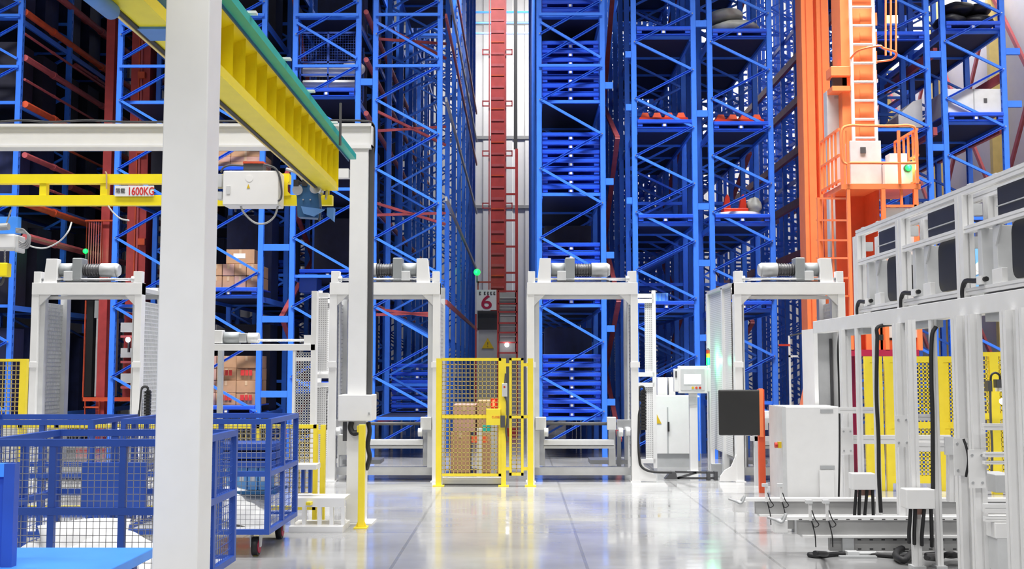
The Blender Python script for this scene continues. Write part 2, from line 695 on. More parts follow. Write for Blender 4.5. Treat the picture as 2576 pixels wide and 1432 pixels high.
LA, RA = [251, 424, 598, 771, 948], [337, 511, 685, 860, 1035]
LB, RB = [106, 249, 392, 534, 679, 822], [176, 320, 462, 607, 750, 896]
XB = (zy(146), zy(57))
TIES = (37, 166)
lvA = (-190, 37, 250, 484, 765, 1050)
lvB = (-150, 88, 322, 560, 778, 1010)
rack('far_left', -118, 50, 'blue pallet rack at the far left edge, beside the leftmost aisle', LA, RA, TIES, lvA, xbay=XB)
rack('left_single', 303, 458, 'blue pallet rack half hidden by the big white column, right of the leftmost aisle', LA, RA, TIES, lvA, xbay=XB)
rack('cartons', 510, 665, 'blue pallet rack with cardboard cartons, just right of the big white column', LA, RA, TIES, (-190, 37, 250, 437, 742, 1040), xbay=XB)
rack('cage', 743, 902, 'blue pallet rack holding the mesh cage with white rolls', LA, RA, TIES, (-190, 37, 238, 470, 690, 980), xbay=XB)
rack('aisle_left', 945, 1107, 'blue pallet rack on the left side of the aisle with the number 6 sign', LA, RA, TIES, (-190, 1050), deck=6, xbay=XB)
rack('stacks', 1356, 1515, 'blue pallet rack full of stacked blue pallets, right of the number 6 aisle', LA, RA, TIES, lvA, xbay=XB)
rack('red_load', 1594, 1744, 'blue pallet rack carrying single blue pallets, behind the operator panel', LB, RB, (), lvB, deck=4.6, fp=1.25, nf=13)
rack('tarp', 1785, 1935, 'blue pallet rack carrying the grey tarp bundle, left of the orange crane mast', LB, RB, (), lvB, deck=4.6, fp=1.25, nf=13)
rack('behind_orange', 2180, 2332, 'blue pallet rack partly hidden behind the orange crane ladder', LB, RB, (), (-150, 88, 322, 560), deck=4.2, fp=1.25, nf=13)
rack('right_end', 2373, 2523, 'blue pallet rack at the far right, by the cream columns', LB, RB, (), (-150, 76, 305, 545), deck=4.2, fp=1.6, nf=10)

# spacers that tie neighbouring racks together and short stubs
for key, pxs, ys in (('cage', (902, 945), (205,)), ('cartons', (665, 743), (205, 622, 803, 992)), ('red_load', (1744, 1785), (60, 286, 520, 662, 850)),
                     ('stacks', (1515, 1548), (215, 457, 642, 827, 1012)), ('red_load', (1566, 1594), (137, 270, 505)),
                     ('right_end', (2523, 2572), (131, 263)), ('behind_orange', (2332, 2373), (138, 372))):
    for py in ys:
        place('spacer', SPACER, RACKS[key][0], (X(pxs[0], RY, 100) + 0.05, RY + 0.03, zy(py)), (X(pxs[1], RY, 100) - 0.052, RY + 0.03, zy(py)))

# red longitudinal bars: sprinkler pipes and bracing running back between the racks


def red_run(key, px, py, dia, label, m='pipe_red', y0=RY + 0.2, y1=RY + FP * 7, name='sprinkler_pipe'):
    """a pipe or beam fixed along a rack, running straight back"""
    p = P(px, py, y0)
    q = Vector((p.x, y1, p.z))
    b = MB()
    if name == 'sprinkler_pipe':
        b.cyl(p, q, dia / 2, 10)
        n = 6
        for i in range(n):
            c = p.lerp(q, (i + 0.5) / n)
            b.cyl(c - Vector((0, 0.06, 0)), c + Vector((0, 0.06, 0)), dia * 0.62, 10)
    else:
        b.bar(p, q, dia * 0.5, dia)
    return b.build(name, m, RACKS[key][0], label=label)


for px, py, dia, m, w in ((63, 30, 0.13, 'brick_red', 'uppermost thick one'), (63, 145, 0.12, 'pipe_red', 'second thick one'), (63, 262, 0.13, 'brick_red', 'third thick one'),
                          (62, 85, 0.05, 'pipe_red', 'upper thin one'), (64, 595, 0.13, 'pipe_red', 'lowest thick one'), (63, 512, 0.13, 'brick_red', 'one below the yellow bridge'), (62, 390, 0.11, 'pipe_red', 'one behind the white beam'), (63, -75, 0.14, 'pipe_red', 'upper dusky one'), (63, -160, 0.12, 'brick_red', 'highest one'), (62, 200, 0.05, 'pipe_red', 'second thin one'), (62, 325, 0.05, 'brick_red', 'third thin one'), (62, 455, 0.05, 'pipe_red', 'fourth thin one')):
    red_run('far_left', px, py, dia, 'red pipe along the leftmost aisle, ' + w, m, y0=RY + 0.1)
for px, py, dia, w in ((150, -60, 0.13, 'top'), (175, 20, 0.14, 'behind the upper white beam'), (190, 165, 0.11, 'lower one behind the upper white beam'), (175, 470, 0.14, 'behind the bridge')):
    red_run('far_left', px, py, dia, 'dusky red pipe deep in the left aisle, ' + w, 'pipe_red', y0=22.2)
red_run('cartons', 540, 525, 0.1, 'dusky red pipe behind the crane control box', y0=23)
for py, w in ((30, 'topmost'), (150, 'second'), (285, 'third'), (500, 'fourth'), (760, 'lowest')):
    red_run('cage', 921, py, 0.10, f'dusky red pipe in the gap left of the aisle six rack, {w} one')
for px, py, w in ((1122, -180, 'topmost one'), (1122, -60, 'upper grey one'), (1122, 40, 'top one'), (1122, 250, 'upper middle one'), (1122, 500, 'middle one'), (1122, 760, 'low one')):
    red_run('aisle_left', px, py, 0.085, f'thin rail along the number 6 aisle, {w}', 'pipe_red' if 'top' in w or 'low' in w else 'grey_paint', name='guide_rail')
for py, w in ((30, 'topmost'), (165, 'second'), (320, 'third'), (480, 'fourth'), (640, 'lowest')):
    red_run('behind_orange', 2160, py - 60, 0.17, f'dusky red beam behind the orange crane mast, {w} one', 'pipe_red', name='guide_rail')
for px, py, w in ((2353, 130, 'upper'), (2353, 330, 'lower'), (2519, 75, 'top right'), (2519, 195, 'middle right'), (2519, 325, 'low right')):
    red_run('right_end', px, py, 0.15, f'dark red beam through the right hand racks, {w} one', 'pipe_red', name='guide_rail')


def zigzag(px, zs, m, label, y0, span, name='bracing_strut'):
    x = X(px, RY, 400)
    root = thing(name, label, 'bracing', (x, y0, 0), 'red zigzag bracing between racks')
    for i in range(len(zs) - 1):
        ya, yb = (y0, y0 + span) if i % 2 == 0 else (y0 + span, y0)
        MB().bar((x, ya, zs[i]), (x, yb, zs[i + 1]), 0.05, 0.09, (1, 0, 0)).build('strut', m, root)
    return root


zigzag(1560, [9.6, 7.4, 6.0, 4.4, 2.9, 1.6, 0.3], 'pipe_red', 'dusky red zigzag bracing in the gap right of the stacked pallets', RY + 0.5, 3.2)
zigzag(700, [9.5, 7.0, 5.2, 4.0, 2.6, 1.1, 0.2], 'pipe_red', 'dusky red zigzag bracing between the carton rack and the cage rack', RY + 0.5, 3.0)
zigzag(1765, [9.8, 8.2, 6.4, 4.6, 2.8, 1.0], 'pipe_red', 'dusky red zigzag bracing between the two single pallet racks', RY + 2.5, 4.2)
zigzag(1975, [9.8, 8.0, 6.2, 4.4, 2.6, 0.8], 'pipe_red', 'dusky red zigzag bracing left of the orange crane mast', RY + 3.0, 5.0)
# crossed thin red bars in the left rack of aisle six
rt, xl, xr = RACKS['aisle_left']
for py0, py1 in ((45, 85), (270, 320), (505, 535), (775, 790), (1055, 1062)):
    for s in (0, 1):
        a, b = (py0, py1) if s == 0 else (py1, py0)
        MB().bar((xl, RY + 0.3, zy(a)), (xr, RY + 1.6, zy(b)), 0.035, 0.05).build('cross_bar', 'pipe_red', rt)

# ---------------------------------------------------------------- steel pallets


def pallet_meshes(w=1.02, d=1.12, h=0.150):
    hw = w / 2
    top = MB()
    top.prism([(0, h - 0.075), (-0.012, h - 0.06), (-0.012, h - 0.012), (0, h), (d, h), (d, h - 0.02), (0.02, h - 0.02), (0.02, h - 0.075)], -hw, hw, 'x')
    bot = MB().box(-hw, hw, 0.02, 0.12, 0, 0.014)
    leg = MB().box(-0.045, 0.045, 0.01, 0.09, 0.022, h - 0.03)
    st = MB().box(-0.024, 0.024, 0.004, 0.0095, 0.024, h - 0.08)
    return top.mesh('top_deck', 'pallet_blue'), bot.mesh('bottom_board', 'pallet_blue'), leg.mesh('block', 'pallet_blue'), st.mesh('sticker', 'sign_white')


PM = pallet_meshes()


def pallet(x, y, z, label, group, w=1.02):
    root = thing('steel_pallet', label, 'pallet', (x, y, z), group)
    k = w / 1.02
    for n, me, dy in (('top_deck', PM[0], 0), ('bottom_board', PM[1], 0), ('bottom_board', PM[1], 1.02)):
        o = new_obj(n, me, root)
        o.location = (0, dy, 0)
        o.scale = (k, 1, 1)
    for dx in (-0.45 * w, 0, 0.45 * w):
        b = new_obj('block', PM[2], root)
        b.location = (dx, 0, 0)
        if dx == 0:
            new_obj('sticker', PM[3], b)
    return root


rt, xl, xr = RACKS['stacks']
xm = (xl + xr) / 2
for nm, bot in (('top', 37), ('upper', 250), ('middle', 484), ('lower middle', 765), ('bottom', 1050)):
    zb = zy(bot)
    for i in range(7):
        pallet(xm, RY + 0.10, zb + 0.165 * i, f'blue steel pallet, {ORD[i]} of the {nm} stack right of the 6 sign', f'blue pallets of the {nm} stack', 1.06)
rt, xl, xr = RACKS['aisle_left']
for i in range(6):
    pallet((xl + xr) / 2, RY + 2.3, zy(1050) + 0.165 * i, f'dim blue steel pallet, {ORD[i]} of the stack left of the yellow gate', 'blue pallets in the rack left of aisle six', 1.04)
for key, nm in (('red_load', 'rack behind the operator panel'), ('tarp', 'rack left of the orange mast'), ('right_end', 'rackat the far right')):
    rt, xl, xr = RACKS[key]
    lv = {'red_load': (88, 322, 560, 778), 'tarp': (94, 327, 560, 778), 'right_end': (76, 305)}[key]
    nm = nm.replace('rackat', 'rack at')
    for i, l in enumerate(lv):
        pallet((xl + xr) / 2, RY - 0.03, zy(l), f'single blue pallet, {["top", "second", "third", "fourth"][i]} shelf of the {nm}', 'single pallets on the right racks', 1.0)
pallet((RACKS['behind_orange'][1] + RACKS['behind_orange'][2]) / 2, RY - 0.03, zy(102), 'single blue steel pallet right of the orange ladder cage', 'single pallets on the right racks', 1.0)
rt, xl, xr = RACKS['cage']
for i, l in enumerate((238, 690, 980)):
    pallet((xl + xr) / 2, RY - 0.02 + (0.4 if i else 0), zy(l) - 0.02, f'blue steel pallet on the {["upper", "middle", "bottom"][i]} shelf of the cage rack', 'pallets in the cage rack', 1.05)
rt, xl, xr = RACKS['cartons']
for i, l in enumerate((437, 742, 1040)):
    pallet((xl + xr) / 2, RY - 0.02, zy(l) - 0.01, f'blue steel pallet under the {["upper", "middle", "bottom"][i]} carton load', 'pallets under the carton loads', 1.05)
for i in range(5):
    pallet(X(690, RY + 3), RY + 2.4, zy(745) + 0.19 * i, f'dark blue pallet, {ORD[i]} of the stack between carton and cage racks', 'pallets between carton and cage racks', 0.6)

# ---------------------------------------------------------------- loads on the racks


def carton(x0, x1, y, d, z0, z1, label, group, m='carton', name='carton'):
    root = thing(name, label, 'box', ((x0 + x1) / 2, y, z0), group)
    e = 0.004
    MB().box(x0 + e, x1 - e, y, y + d, z0, z1 - e).build('box_body', m, root, bevel=0.006)
    xc = (x0 + x1) / 2
    MB().box(xc - 0.022, xc + 0.022, y - 0.003, y, z1 - 0.09, z1 - e).build('tape', 'tape', root)
    return root


rt, xl, xr = RACKS['cartons']
x0, x1 = xl - 0.02, xr - 0.06
# middle shelf: two rows of five plus two on top
z = zy(742) + 0.14
h = (zy(688) - zy(714))
for r in range(2):
    for c in range(5):
        w = (x1 - x0) / 5
        carton(x0 + w * c, x0 + w * (c + 1), RY + 0.1 + random.uniform(0, 0.03), 0.8, z + h * 1.18 * r, z + h * 1.18 * (r + 1) - 0.006,
               f'small brown carton, {COL[c]}, {["lower", "upper"][r]} row on the middle carton pallet', 'cartons on the middle carton pallet', 'carton_pink' if (r + c) % 3 == 0 else 'carton')
zt = z + h * 1.18 * 2
o = carton(x0 + 0.5, x1 - 0.08, RY + 0.14, 0.6, zt, zt + 0.27, 'large brown carton with white label lying on the two carton rows', 'cartons on the middle carton pallet')
MB().box(x0 + 0.64, x0 + 0.86, RY + 0.136, RY + 0.139, zt + 0.1, zt + 0.19).build('label', 'sign_white', o)
# bottom shelf: printed cartons
z = zy(1040) + 0.14
h = (zy(895) - z) / 4
for r in range(4):
    n = 3
    for c in range(n):
        w = (x1 - x0) / n
        o = carton(x0 + w * c, x0 + w * (c + 1), RY + 0.1 + random.uniform(0, 0.04), 0.8, z + h * r, z + h * (r + 1),
                   f'printed carton, {COL[c]}, {ORD[r]} layer of the bottom carton pallet', 'printed cartons on the bottom pallet', 'carton_pink' if c == 0 else 'carton')
        if r in (0, 2) and c > 0:
            xc = x0 + w * (c + 0.5)
            for k, (a, b) in enumerate(((-0.1, -0.03), (-0.015, 0.04), (0.055, 0.11))):
                MB().box(xc + a, xc + b, RY + 0.088, RY + 0.098, z + h * r + 0.09, z + h * r + 0.19).build('red_mark', 'red_print', o)
# upper shelf: three flat layers
z = zy(437) + 0.14
h = (zy(376) - z) / 3
for r in range(3):
    for c in range(2):
        w = (x1 - x0) / 2
        carton(x0 + w * c, x0 + w * (c + 1), RY + 0.08 + 0.02 * r, 0.9, z + h * r, z + h * (r + 1), f'flat carton, {["left", "right"][c]} one, {ORD[r]} layer above the crane control box', 'flat cartons on the upper shelf', 'carton_pink' if r == 1 else 'carton')

# mesh cage with white rolls
rt, xl, xr = RACKS['cage']
zc0, zc1 = zy(236) + 0.13, zy(75)
root = thing('mesh_cage', 'blue wire mesh cage pallet holding white rolls, on the upper rack', 'cage', ((xl + xr) / 2, RY + 0.15, zc0))
a, b = xl + 0.07, xr - 0.07
for x in (a, (a + b) / 2, b):
    MB().box(x - 0.015, x + 0.015, RY + 0.14, RY + 0.17, zc0, zc1).build('cage_post', 'cart_blue', root)
    MB().box(x - 0.015, x + 0.015, RY + 1.1, RY + 1.13, zc0, zc1).build('cage_post', 'cart_blue', root)
for z in (zc0, zc0 + 0.28, zc0 + 0.52, zc1):
    MB().box(a, b, RY + 0.14, RY + 0.17, z - 0.02, z + 0.015).build('cage_rail', 'cart_blue', root)
MB().wires_y(a, b, zc0 + 0.52, zc1, RY + 0.16, 0.05, 0.005).build('mesh_panel', 'cart_blue', root, kind='stuff')
MB().wires_y(a, b, zc0, zc1, RY + 1.115, 0.06, 0.006).build('mesh_panel', 'cart_blue', root, kind='stuff')
for i, (z0, n) in enumerate(((zc0 + 0.03, 'lower'), (zc0 + 0.30, 'upper'))):
    o = MB()
    o.cyl((a + 0.02, RY + 0.36, z0 + 0.1), (b - 0.02, RY + 0.36, z0 + 0.1), 0.10, 18)
    tag(o.build('white_roll', 'sack_white', smooth=True), f'white wrapped roll, {n} one of two inside the mesh cage', 'roll', 'rolls in the mesh cage')


def sack(c, rx, ry, rz, m, label, cat='sack', name='sack', group=None, wob=0.1):
    o = MB().ball(c, rx, ry, rz, 18, 10, wob).build(name, m, smooth=True)
    s = o.modifiers.new('subdiv', 'SUBSURF')
    s.levels = s.render_levels = 1
    return tag(o, label, cat, group)


sack((b - 0.10, RY + 0.5, zy(150) - 0.02), 0.24, 0.2, 0.15, 'sack_white', 'white sack lying on the rolls in the mesh cage')
# blue bin on the cage rack
p0, p1 = P(752, 735, RY + 0.2), P(797, 690, RY + 0.2)
o = thing('blue_bin', 'plain blue plastic bin on the cage rack behind the white gantry column', 'bin', ((p0.x + p1.x) / 2, RY + 0.2, p0.z))
MB().box(p0.x, p1.x, RY + 0.2, RY + 0.7, p0.z, p1.z - 0.04).build('bin_body', 'cart_blue', o, bevel=0.01)
MB().box(p0.x - 0.015, p1.x + 0.015, RY + 0.185, RY + 0.715, p1.z - 0.04, p1.z).build('bin_rim', 'cart_blue', o)

# right-hand racks
rt, xl, xr = RACKS['tarp']
xm = (xl + xr) / 2
zz = zy(94) + 0.15
sack((xm + 0.02, RY + 0.55, zz + 0.12), 0.50, 0.5, 0.18, 'tarp_grey', 'grey tarp bundle, lower one on the top shelf left of the orange mast', 'bundle', 'tarp_bundle', 'grey tarp bundles')
sack((xm - 0.15, RY + 0.6, zz + 0.40), 0.36, 0.45, 0.16, 'tarp_grey', 'grey tarp bundle lying on top of the other tarp bundle', 'bundle', 'tarp_bundle', 'grey tarp bundles')


def red_frame(x, z, label, w=0.95):
    root = thing('red_carrier', label, 'carrier', (x, RY + 0.1, z), 'red moulded carriers on the right racks')
    MB().prism([(x - w / 2, z), (x + w / 2, z), (x + w / 2 - 0.03, z + 0.07), (x - w / 2 + 0.03, z + 0.07)], RY + 0.1, RY + 1.0).build('tray', 'red_plastic', root)
    for k in range(4):
        xx = x - w / 2 + 0.14 + k * (w - 0.28) / 3
        MB().prism([(xx - 0.09, z + 0.07), (xx + 0.09, z + 0.07), (xx + 0.05, z + 0.17), (xx - 0.05, z + 0.17)], RY + 0.15, RY + 0.9).build('saddle', 'brick_red', root)
    return root


rt4, xl4, xr4 = RACKS['red_load']
red_frame((xl4 + xr4) / 2, zy(322) + 0.15, 'flat red carrier on the second shelf of the rack behind the operator panel')
red_frame(xm, zy(327) + 0.15, 'flat red carrier on the second shelf left of the orange mast')
# red horns and white disc
zz = zy(560) + 0.15
o = MB().prism([(xm + 0.45 * math.cos(2 * PI * i / 28), RY + 0.5 + 0.45 * math.sin(2 * PI * i / 28)) for i in range(28)], zz, zz + 0.07, 'z').build('white_disc', 'sign_white', bevel=0.02)
tag(o, 'white round disc lying on the third shelf left of the orange mast', 'disc')
root = thing('red_clamp', 'red two-horned clamp fixture standing on the white disc', 'fixture', (xm - 0.05, RY + 0.45, zz + 0.07))
MB().box(xm - 0.28, xm + 0.18, RY + 0.3, RY + 0.6, zz + 0.07, zz + 0.16).build('base', 'red_plastic', root, bevel=0.01)
for dx in (-0.2, 0.1):
    MB().prism([(xm + dx - 0.07, zz + 0.16), (xm + dx + 0.07, zz + 0.16), (xm + dx + 0.05, zz + 0.38), (xm + dx + 0.01, zz + 0.44), (xm + dx - 0.03, zz + 0.38)], RY + 0.4, RY + 0.52).build('horn', 'red_plastic', root)
sack((xm + 0.33, RY + 0.5, zz + 0.22), 0.15, 0.18, 0.17, 'tarp_grey', 'pale wrapped bundle right of the red two-horned clamp', 'bundle', 'wrapped_bundle', None, 0.22)
p0 = P(1665, 745, RY)
o = thing('small_tote', 'small bright blue tote box on the lowest shelf behind the white lifter', 'box', (p0.x, RY + 0.2, zy(778) + 0.15))
MB().box(p0.x - 0.1, p0.x + 0.13, RY + 0.1, RY + 0.5, zy(778) + 0.15, zy(778) + 0.30).build('tote_body', 'banner_sky', o)
for k in range(3):
    MB().box(p0.x - 0.07 + 0.07 * k, p0.x - 0.05 + 0.07 * k, RY + 0.095, RY + 0.1, zy(778) + 0.16, zy(778) + 0.29).build('rib', 'cart_light', o)
# right end rack loads
rt, xl, xr = RACKS['right_end']
xm = (xl + xr) / 2
zz = zy(76) + 0.15
for i, (dx, dz, rx, n) in enumerate(((-0.25, 0.12, 0.3, 'left'), (0.25, 0.11, 0.32, 'right'), (-0.1, 0.36, 0.33, 'topmost left'), (0.3, 0.34, 0.22, 'topmost right'))):
    sack((xm + dx, RY + 0.45, zz + dz), rx, 0.35, 0.14, 'sack_black', f'black sack on the top shelf of the far right rack, {n} one', 'sack', 'black_sack', 'black sacks on the far right rack')
zz = zy(305) + 0.15
o = thing('crate', 'pale grey crate on the second shelf of the far right rack', 'crate', (xm, RY + 0.1, zz))
MB().box(xl + 0.06, xr - 0.05, RY + 0.05, RY + 1.0, zz, zz + 0.46).build('crate_body', 'light_grey', o, bevel=0.01)
MB().box(xm - 0.012, xm + 0.012, RY + 0.044, RY + 0.05, zz, zz + 0.46).build('seam', 'grey_paint', o)
MB().box(xm + 0.18, xm + 0.24, RY + 0.04, RY + 0.05, zz + 0.2, zz + 0.28).build('latch', 'dark_grey', o)
x6a, x6b = RACKS['behind_orange'][1], RACKS['behind_orange'][2]
o = thing('grey_chest', 'dark grey slatted chest left of the pale crate, behind the orange ladder', 'crate', (x6b - 0.3, RY + 0.2, zy(322)))
MB().prism([(x6b - 0.5, zy(316)), (x6b - 0.05, zy(316)), (x6b - 0.05, zy(243)), (x6b - 0.22, zy(250)), (x6b - 0.5, zy(285))], RY + 0.2, RY + 0.9).build('chest_body', 'grey_paint', o)
# ---------------------------------------------------------------- overhead gantry and crane
GX = -1.87


def gantry_near():
    Y = 4.75
    xa, xb = X(399.5, Y, 716), X(512, Y, 716)
    root = thing('gantry_portal', 'big white steel column in the left foreground, floor to top of picture', 'column', ((xa + xb) / 2, Y, 0))
    w = xb - xa
    MB().box(xa, xb, Y, Y + w, 0.015, 4.0).build('column', 'white_paint', root, bevel=0.006)
    MB().box(xa - 0.08, xb + 0.08, Y - 0.08, Y + w + 0.08, 0, 0.015).build('base_plate', 'white_paint', root)
    MB().box(-6.5, xb + 0.1, Y, Y + w, 4.0, 4.27).build('cross_beam', 'white_paint', root)


def gantry_far():
    Y = 11.5
    xc0, xc1 = X(876, Y), X(922, Y)
    root = thing('gantry_portal', 'white steel portal with long cross beam and column beside the yellow bollard', 'gantry', ((xc0 + xc1) / 2, Y, 0))
    zt, zb = Z(310, Y), Z(369, Y)
    xe = X(937, Y, 340)
    MB().box(xc0, xc1, Y, Y + 0.2, 0.015, zb).build('column', 'white_paint', root, bevel=0.006)
    MB().box(xc0 - 0.09, xc1 + 0.09, Y - 0.09, Y + 0.29, 0, 0.015).build('base_plate', 'white_paint', root)
    MB().box(-7.5, xe - 0.012, Y + 0.03, Y + 0.17, zb + 0.02, zt - 0.03).build('beam_web', 'white_paint', root)
    MB().box(-7.5, xe, Y - 0.01, Y + 0.21, zt - 0.03, zt).build('beam_flange', 'white_paint', root)
    MB().box(-7.5, xe, Y - 0.01, Y + 0.21, zb, zb + 0.02).build('beam_flange', 'white_paint', root)
    MB().box(xe - 0.012, xe, Y - 0.01, Y + 0.21, zb, zt).build('end_plate', 'white_paint', root)
    MB().box(xc0 - 0.03, xc1 + 0.03, Y - 0.02, Y + 0.22, zb - 0.02, zb).build('cap_plate', 'white_paint', root)
    MB().pbox(846, 424, 877, 447, Y, 0.1).build('side_bracket', 'white_paint', root)
    MB().box(xc1 + 0.003, xc1 + 0.05, Y + 0.06, Y + 0.16, Z(1000, Y), zb).build('dark_strip', 'dark_grey', root)  # dark grey strip down the right side of the column
    pts = [P(0, 306, Y + 0.1), P(60, 303, Y + 0.1), P(130, 307, Y + 0.1), P(220, 303, Y + 0.1), P(330, 307, Y + 0.1), P(540, 305, Y + 0.1), P(800, 303, Y + 0.1), P(910, 304, Y + 0.1), P(938, 312, Y + 0.1), P(942, 345, Y + 0.1), P(940, 385, Y + 0.1), P(928, 410, Y + 0.1)]
    MB().tube(pts, 0.012).build('cable', 'black_rubber', root)
    bx = MB().pbox(850, 994, 935, 1060, Y - 0.1, 0.4).build('control_box', 'white_paint', root, bevel=0.008)
    MB().pbox(926, 1038, 930, 1042, Y - 0.115, 0.014).build('lock', 'grey_paint', bx)
    MB().pbox(862, 1062, 874, 1110, Y + 0.02, 0.1).build('hose_port', 'dark_grey', root)
    pts = [P(884, 1062, Y - 0.05), P(882, 1078, Y - 0.05), P(890, 1090, Y - 0.05), P(908, 1085, Y - 0.05)]
    MB().tube(pts, 0.03).build('hose', 'black_rubber', root)
    pts = [P(926, 1062, Y), P(930, 1085, Y), P(925, 1120, Y), P(930, 1150, Y), P(922, 1180, Y + 0.1)]
    MB().tube(pts, 0.025).build('hose', 'black_rubber', root)
    MB().pbox(850, 1095, 872, 1145, Y + 0.25, 0.15).build('valve_box', 'light_grey', root)


gantry_near()
gantry_far()

# bridge girder with ribbed web, running towards the racks
gz0, gz1, gy0, gy1 = 3.37, 3.87, 3.2, 10.35
root = thing('crane_girder', 'yellow ribbed crane girder slanting down from the top left', 'girder', (GX, gy1, gz0))
MB().box(GX - 0.05, GX + 0.11, gy0, gy1, gz0, gz0 + 0.035).build('bottom_flange', 'yellow_paint', root)
MB().box(GX - 0.05, GX + 0.11, gy0, gy1, gz1 - 0.035, gz1).build('top_flange', 'yellow_paint', root)
MB().box(GX - 0.012, GX + 0.0, gy0, gy1, gz0 + 0.035, gz1 - 0.035).build('web', 'web_shade', root)
MB().prism([(GX + 0.0, gz0 + 0.035), (GX + 0.10, gz0 + 0.035), (GX + 0.10, gz0 + 0.075), (GX + 0.0, gz0 + 0.16)], gy0, gy1).build('lower_fillet', 'yellow_paint', root)
MB().prism([(GX + 0.0, gz1 - 0.035), (GX + 0.10, gz1 - 0.035), (GX + 0.10, gz1 - 0.075), (GX + 0.0, gz1 - 0.11)][::-1], gy0, gy1).build('upper_fillet', 'yellow_paint', root)
rib = MB().prism([(0, 0), (0.09, 0), (0.012, 0.12)], 0, gz1 - gz0 - 0.07, 'z').mesh('stiffener', 'yellow_paint')
for k in range(24):
    o = new_obj('stiffener', rib, root)
    o.location = Vector((GX, gy0 + 0.05 + 0.3 * k, gz0 + 0.035)) - wloc(root)
MB().box(GX - 0.05, GX + 0.11, gy1, gy1 + 0.012, gz0, gz1).build('end_plate', 'yellow_paint', root)
MB().box(GX - 0.075, GX - 0.05, gy0, gy1 - 0.2, gz0 - 0.01, gz0 + 0.035).build('cable_strip', 'black_rubber', root)
MB().box(GX - 0.09, GX - 0.077, gy0, gy1 - 0.2, gz0 - 0.015, gz0 + 0.02).build('edge_rail', 'column_cream', root)
# blue padding wrapped round the girder and a blue pad lower down
MB().box(GX - 0.06, GX + 0.12, 5.30, 5.50, gz0 - 0.012, gz0 + 0.18).build('pad_wrap', 'pad_blue', root)
# conductor rail, teal
root = thing('conductor_rail', 'teal conductor rail with white hangers above the yellow girder', 'rail', (-1.70, 11.1, 3.78))
MB().box(-1.735, -1.665, 3.2, 10.85, 3.775, 3.83).build('rail_body', 'crane_teal', root)
MB().box(-1.745, -1.735, 3.2, 10.85, 3.755, 3.85).build('rail_lip', 'hoist_blue', root)
for yy in (6.5, 7.5, 8.4, 9.5):
    b = MB().box(-1.79, -1.63, yy, yy + 0.05, 3.845, 3.86).build('hanger_plate', 'white_paint', root)
    MB().cyl((-1.70, yy + 0.025, 3.83), (-1.70, yy + 0.025, 3.846), 0.012, 8).build('hanger_rod', 'steel_bright', b)
    MB().bar((-1.79, yy + 0.025, 3.852), (GX + 0.1, yy + 0.025, 3.852), 0.03, 0.012).build('hanger_arm', 'column_cream', root)
MB().cyl((-1.62, 9.6, 3.66), (-1.62, 9.6, 4.05), 0.012, 8).build('drop_rod', 'dark_grey', root)
# light blue padded pipe hanging at the top left
p, q = P(190, -45, 4.55), P(280, 28, 4.98)
o = MB().cyl(p, q, 0.042, 16).cyl(q, q + (q - p).normalized() * 0.04, 0.042, 16, 0.025).build('padded_pipe', 'pad_blue', smooth=True)
tag(o, 'light blue padded pipe end hanging at the top left beside the yellow girder', 'pipe')

# end carriage (blue) hanging under the girder, carrying the bridge rails
Y = 10.12
root = thing('end_carriage', 'dark blue crane end carriage clamped under the far end of the yellow girder', 'carriage', (GX, Y, Z(550, Y)))
MB().prism([(P(748, 545, Y).x, Z(545, Y)), (P(800, 548, Y).x, Z(548, Y)), (P(803, 520, Y).x, Z(520, Y)), (P(800, 480, Y).x, Z(480, Y)), (P(775, 462, Y).x, Z(462, Y)), (P(737, 466, Y).x, Z(466, Y)), (P(746, 490, Y).x, Z(490, Y))][::-1], Y, Y + 0.15).build('carriage_plate', 'hoist_blue', root, bevel=0.004)
MB().pbox(738, 452, 751, 468, Y - 0.02, 0.16).build('buffer', 'black_rubber', root)
MB().pbox(759, 452, 772, 468, Y - 0.02, 0.16).build('buffer', 'black_rubber', root)
for px, py in ((763, 503), (781, 503)):
    c = P(px, py, Y)
    MB().cyl(c - Vector((0, 0.012, 0)), c + Vector((0, 0.02, 0)), 0.008, 8).build('bolt', 'steel_bright', root)
for px, py in ((748, 478), (792, 474)):
    c = P(px, py, Y - 0.01)
    MB().cyl(c, c + Vector((0, 0.2, 0)), 0.05, 16).build('wheel', 'steel_bright', root, smooth=True)
MB().prism([(P(759, 520, Y).x, Z(520, Y)), (P(818, 528, Y).x, Z(528, Y)), (P(790, 545, Y).x, Z(545, Y)), (P(765, 538, Y).x, Z(538, Y))][::-1], Y - 0.04, Y).build('guard', 'pad_blue', root)
MB().prism([(P(818, 518, Y).x, Z(518, Y)), (P(835, 518, Y).x, Z(518, Y)), (P(833, 552, Y).x, Z(552, Y)), (P(817, 538, Y).x, Z(538, Y))][::-1], Y + 0.1, Y + 0.2).build('stop_plate', 'pad_blue', root)
MB().cyl(P(803, 522, Y + 0.05), P(803, 557, Y + 0.05), 0.022, 10, 0.008).build('drip_cone', 'dark_grey', root)
MB().tube([P(822, 365, Y + 0.3), P(823, 410, Y + 0.3), P(824, 460, Y + 0.3), P(820, 500, Y + 0.1)], 0.012).build('conduit', 'light_grey', root)
MB().bar(P(826, 430, Y + 0.25), P(826, 492, Y + 0.25), 0.02).build('drop_bar', 'yellow_paint', root)
MB().tube([P(720, 425, Y), P(740, 432, Y), P(752, 440, Y), P(764, 455, Y)], 0.015).build('cable', 'light_grey', root)

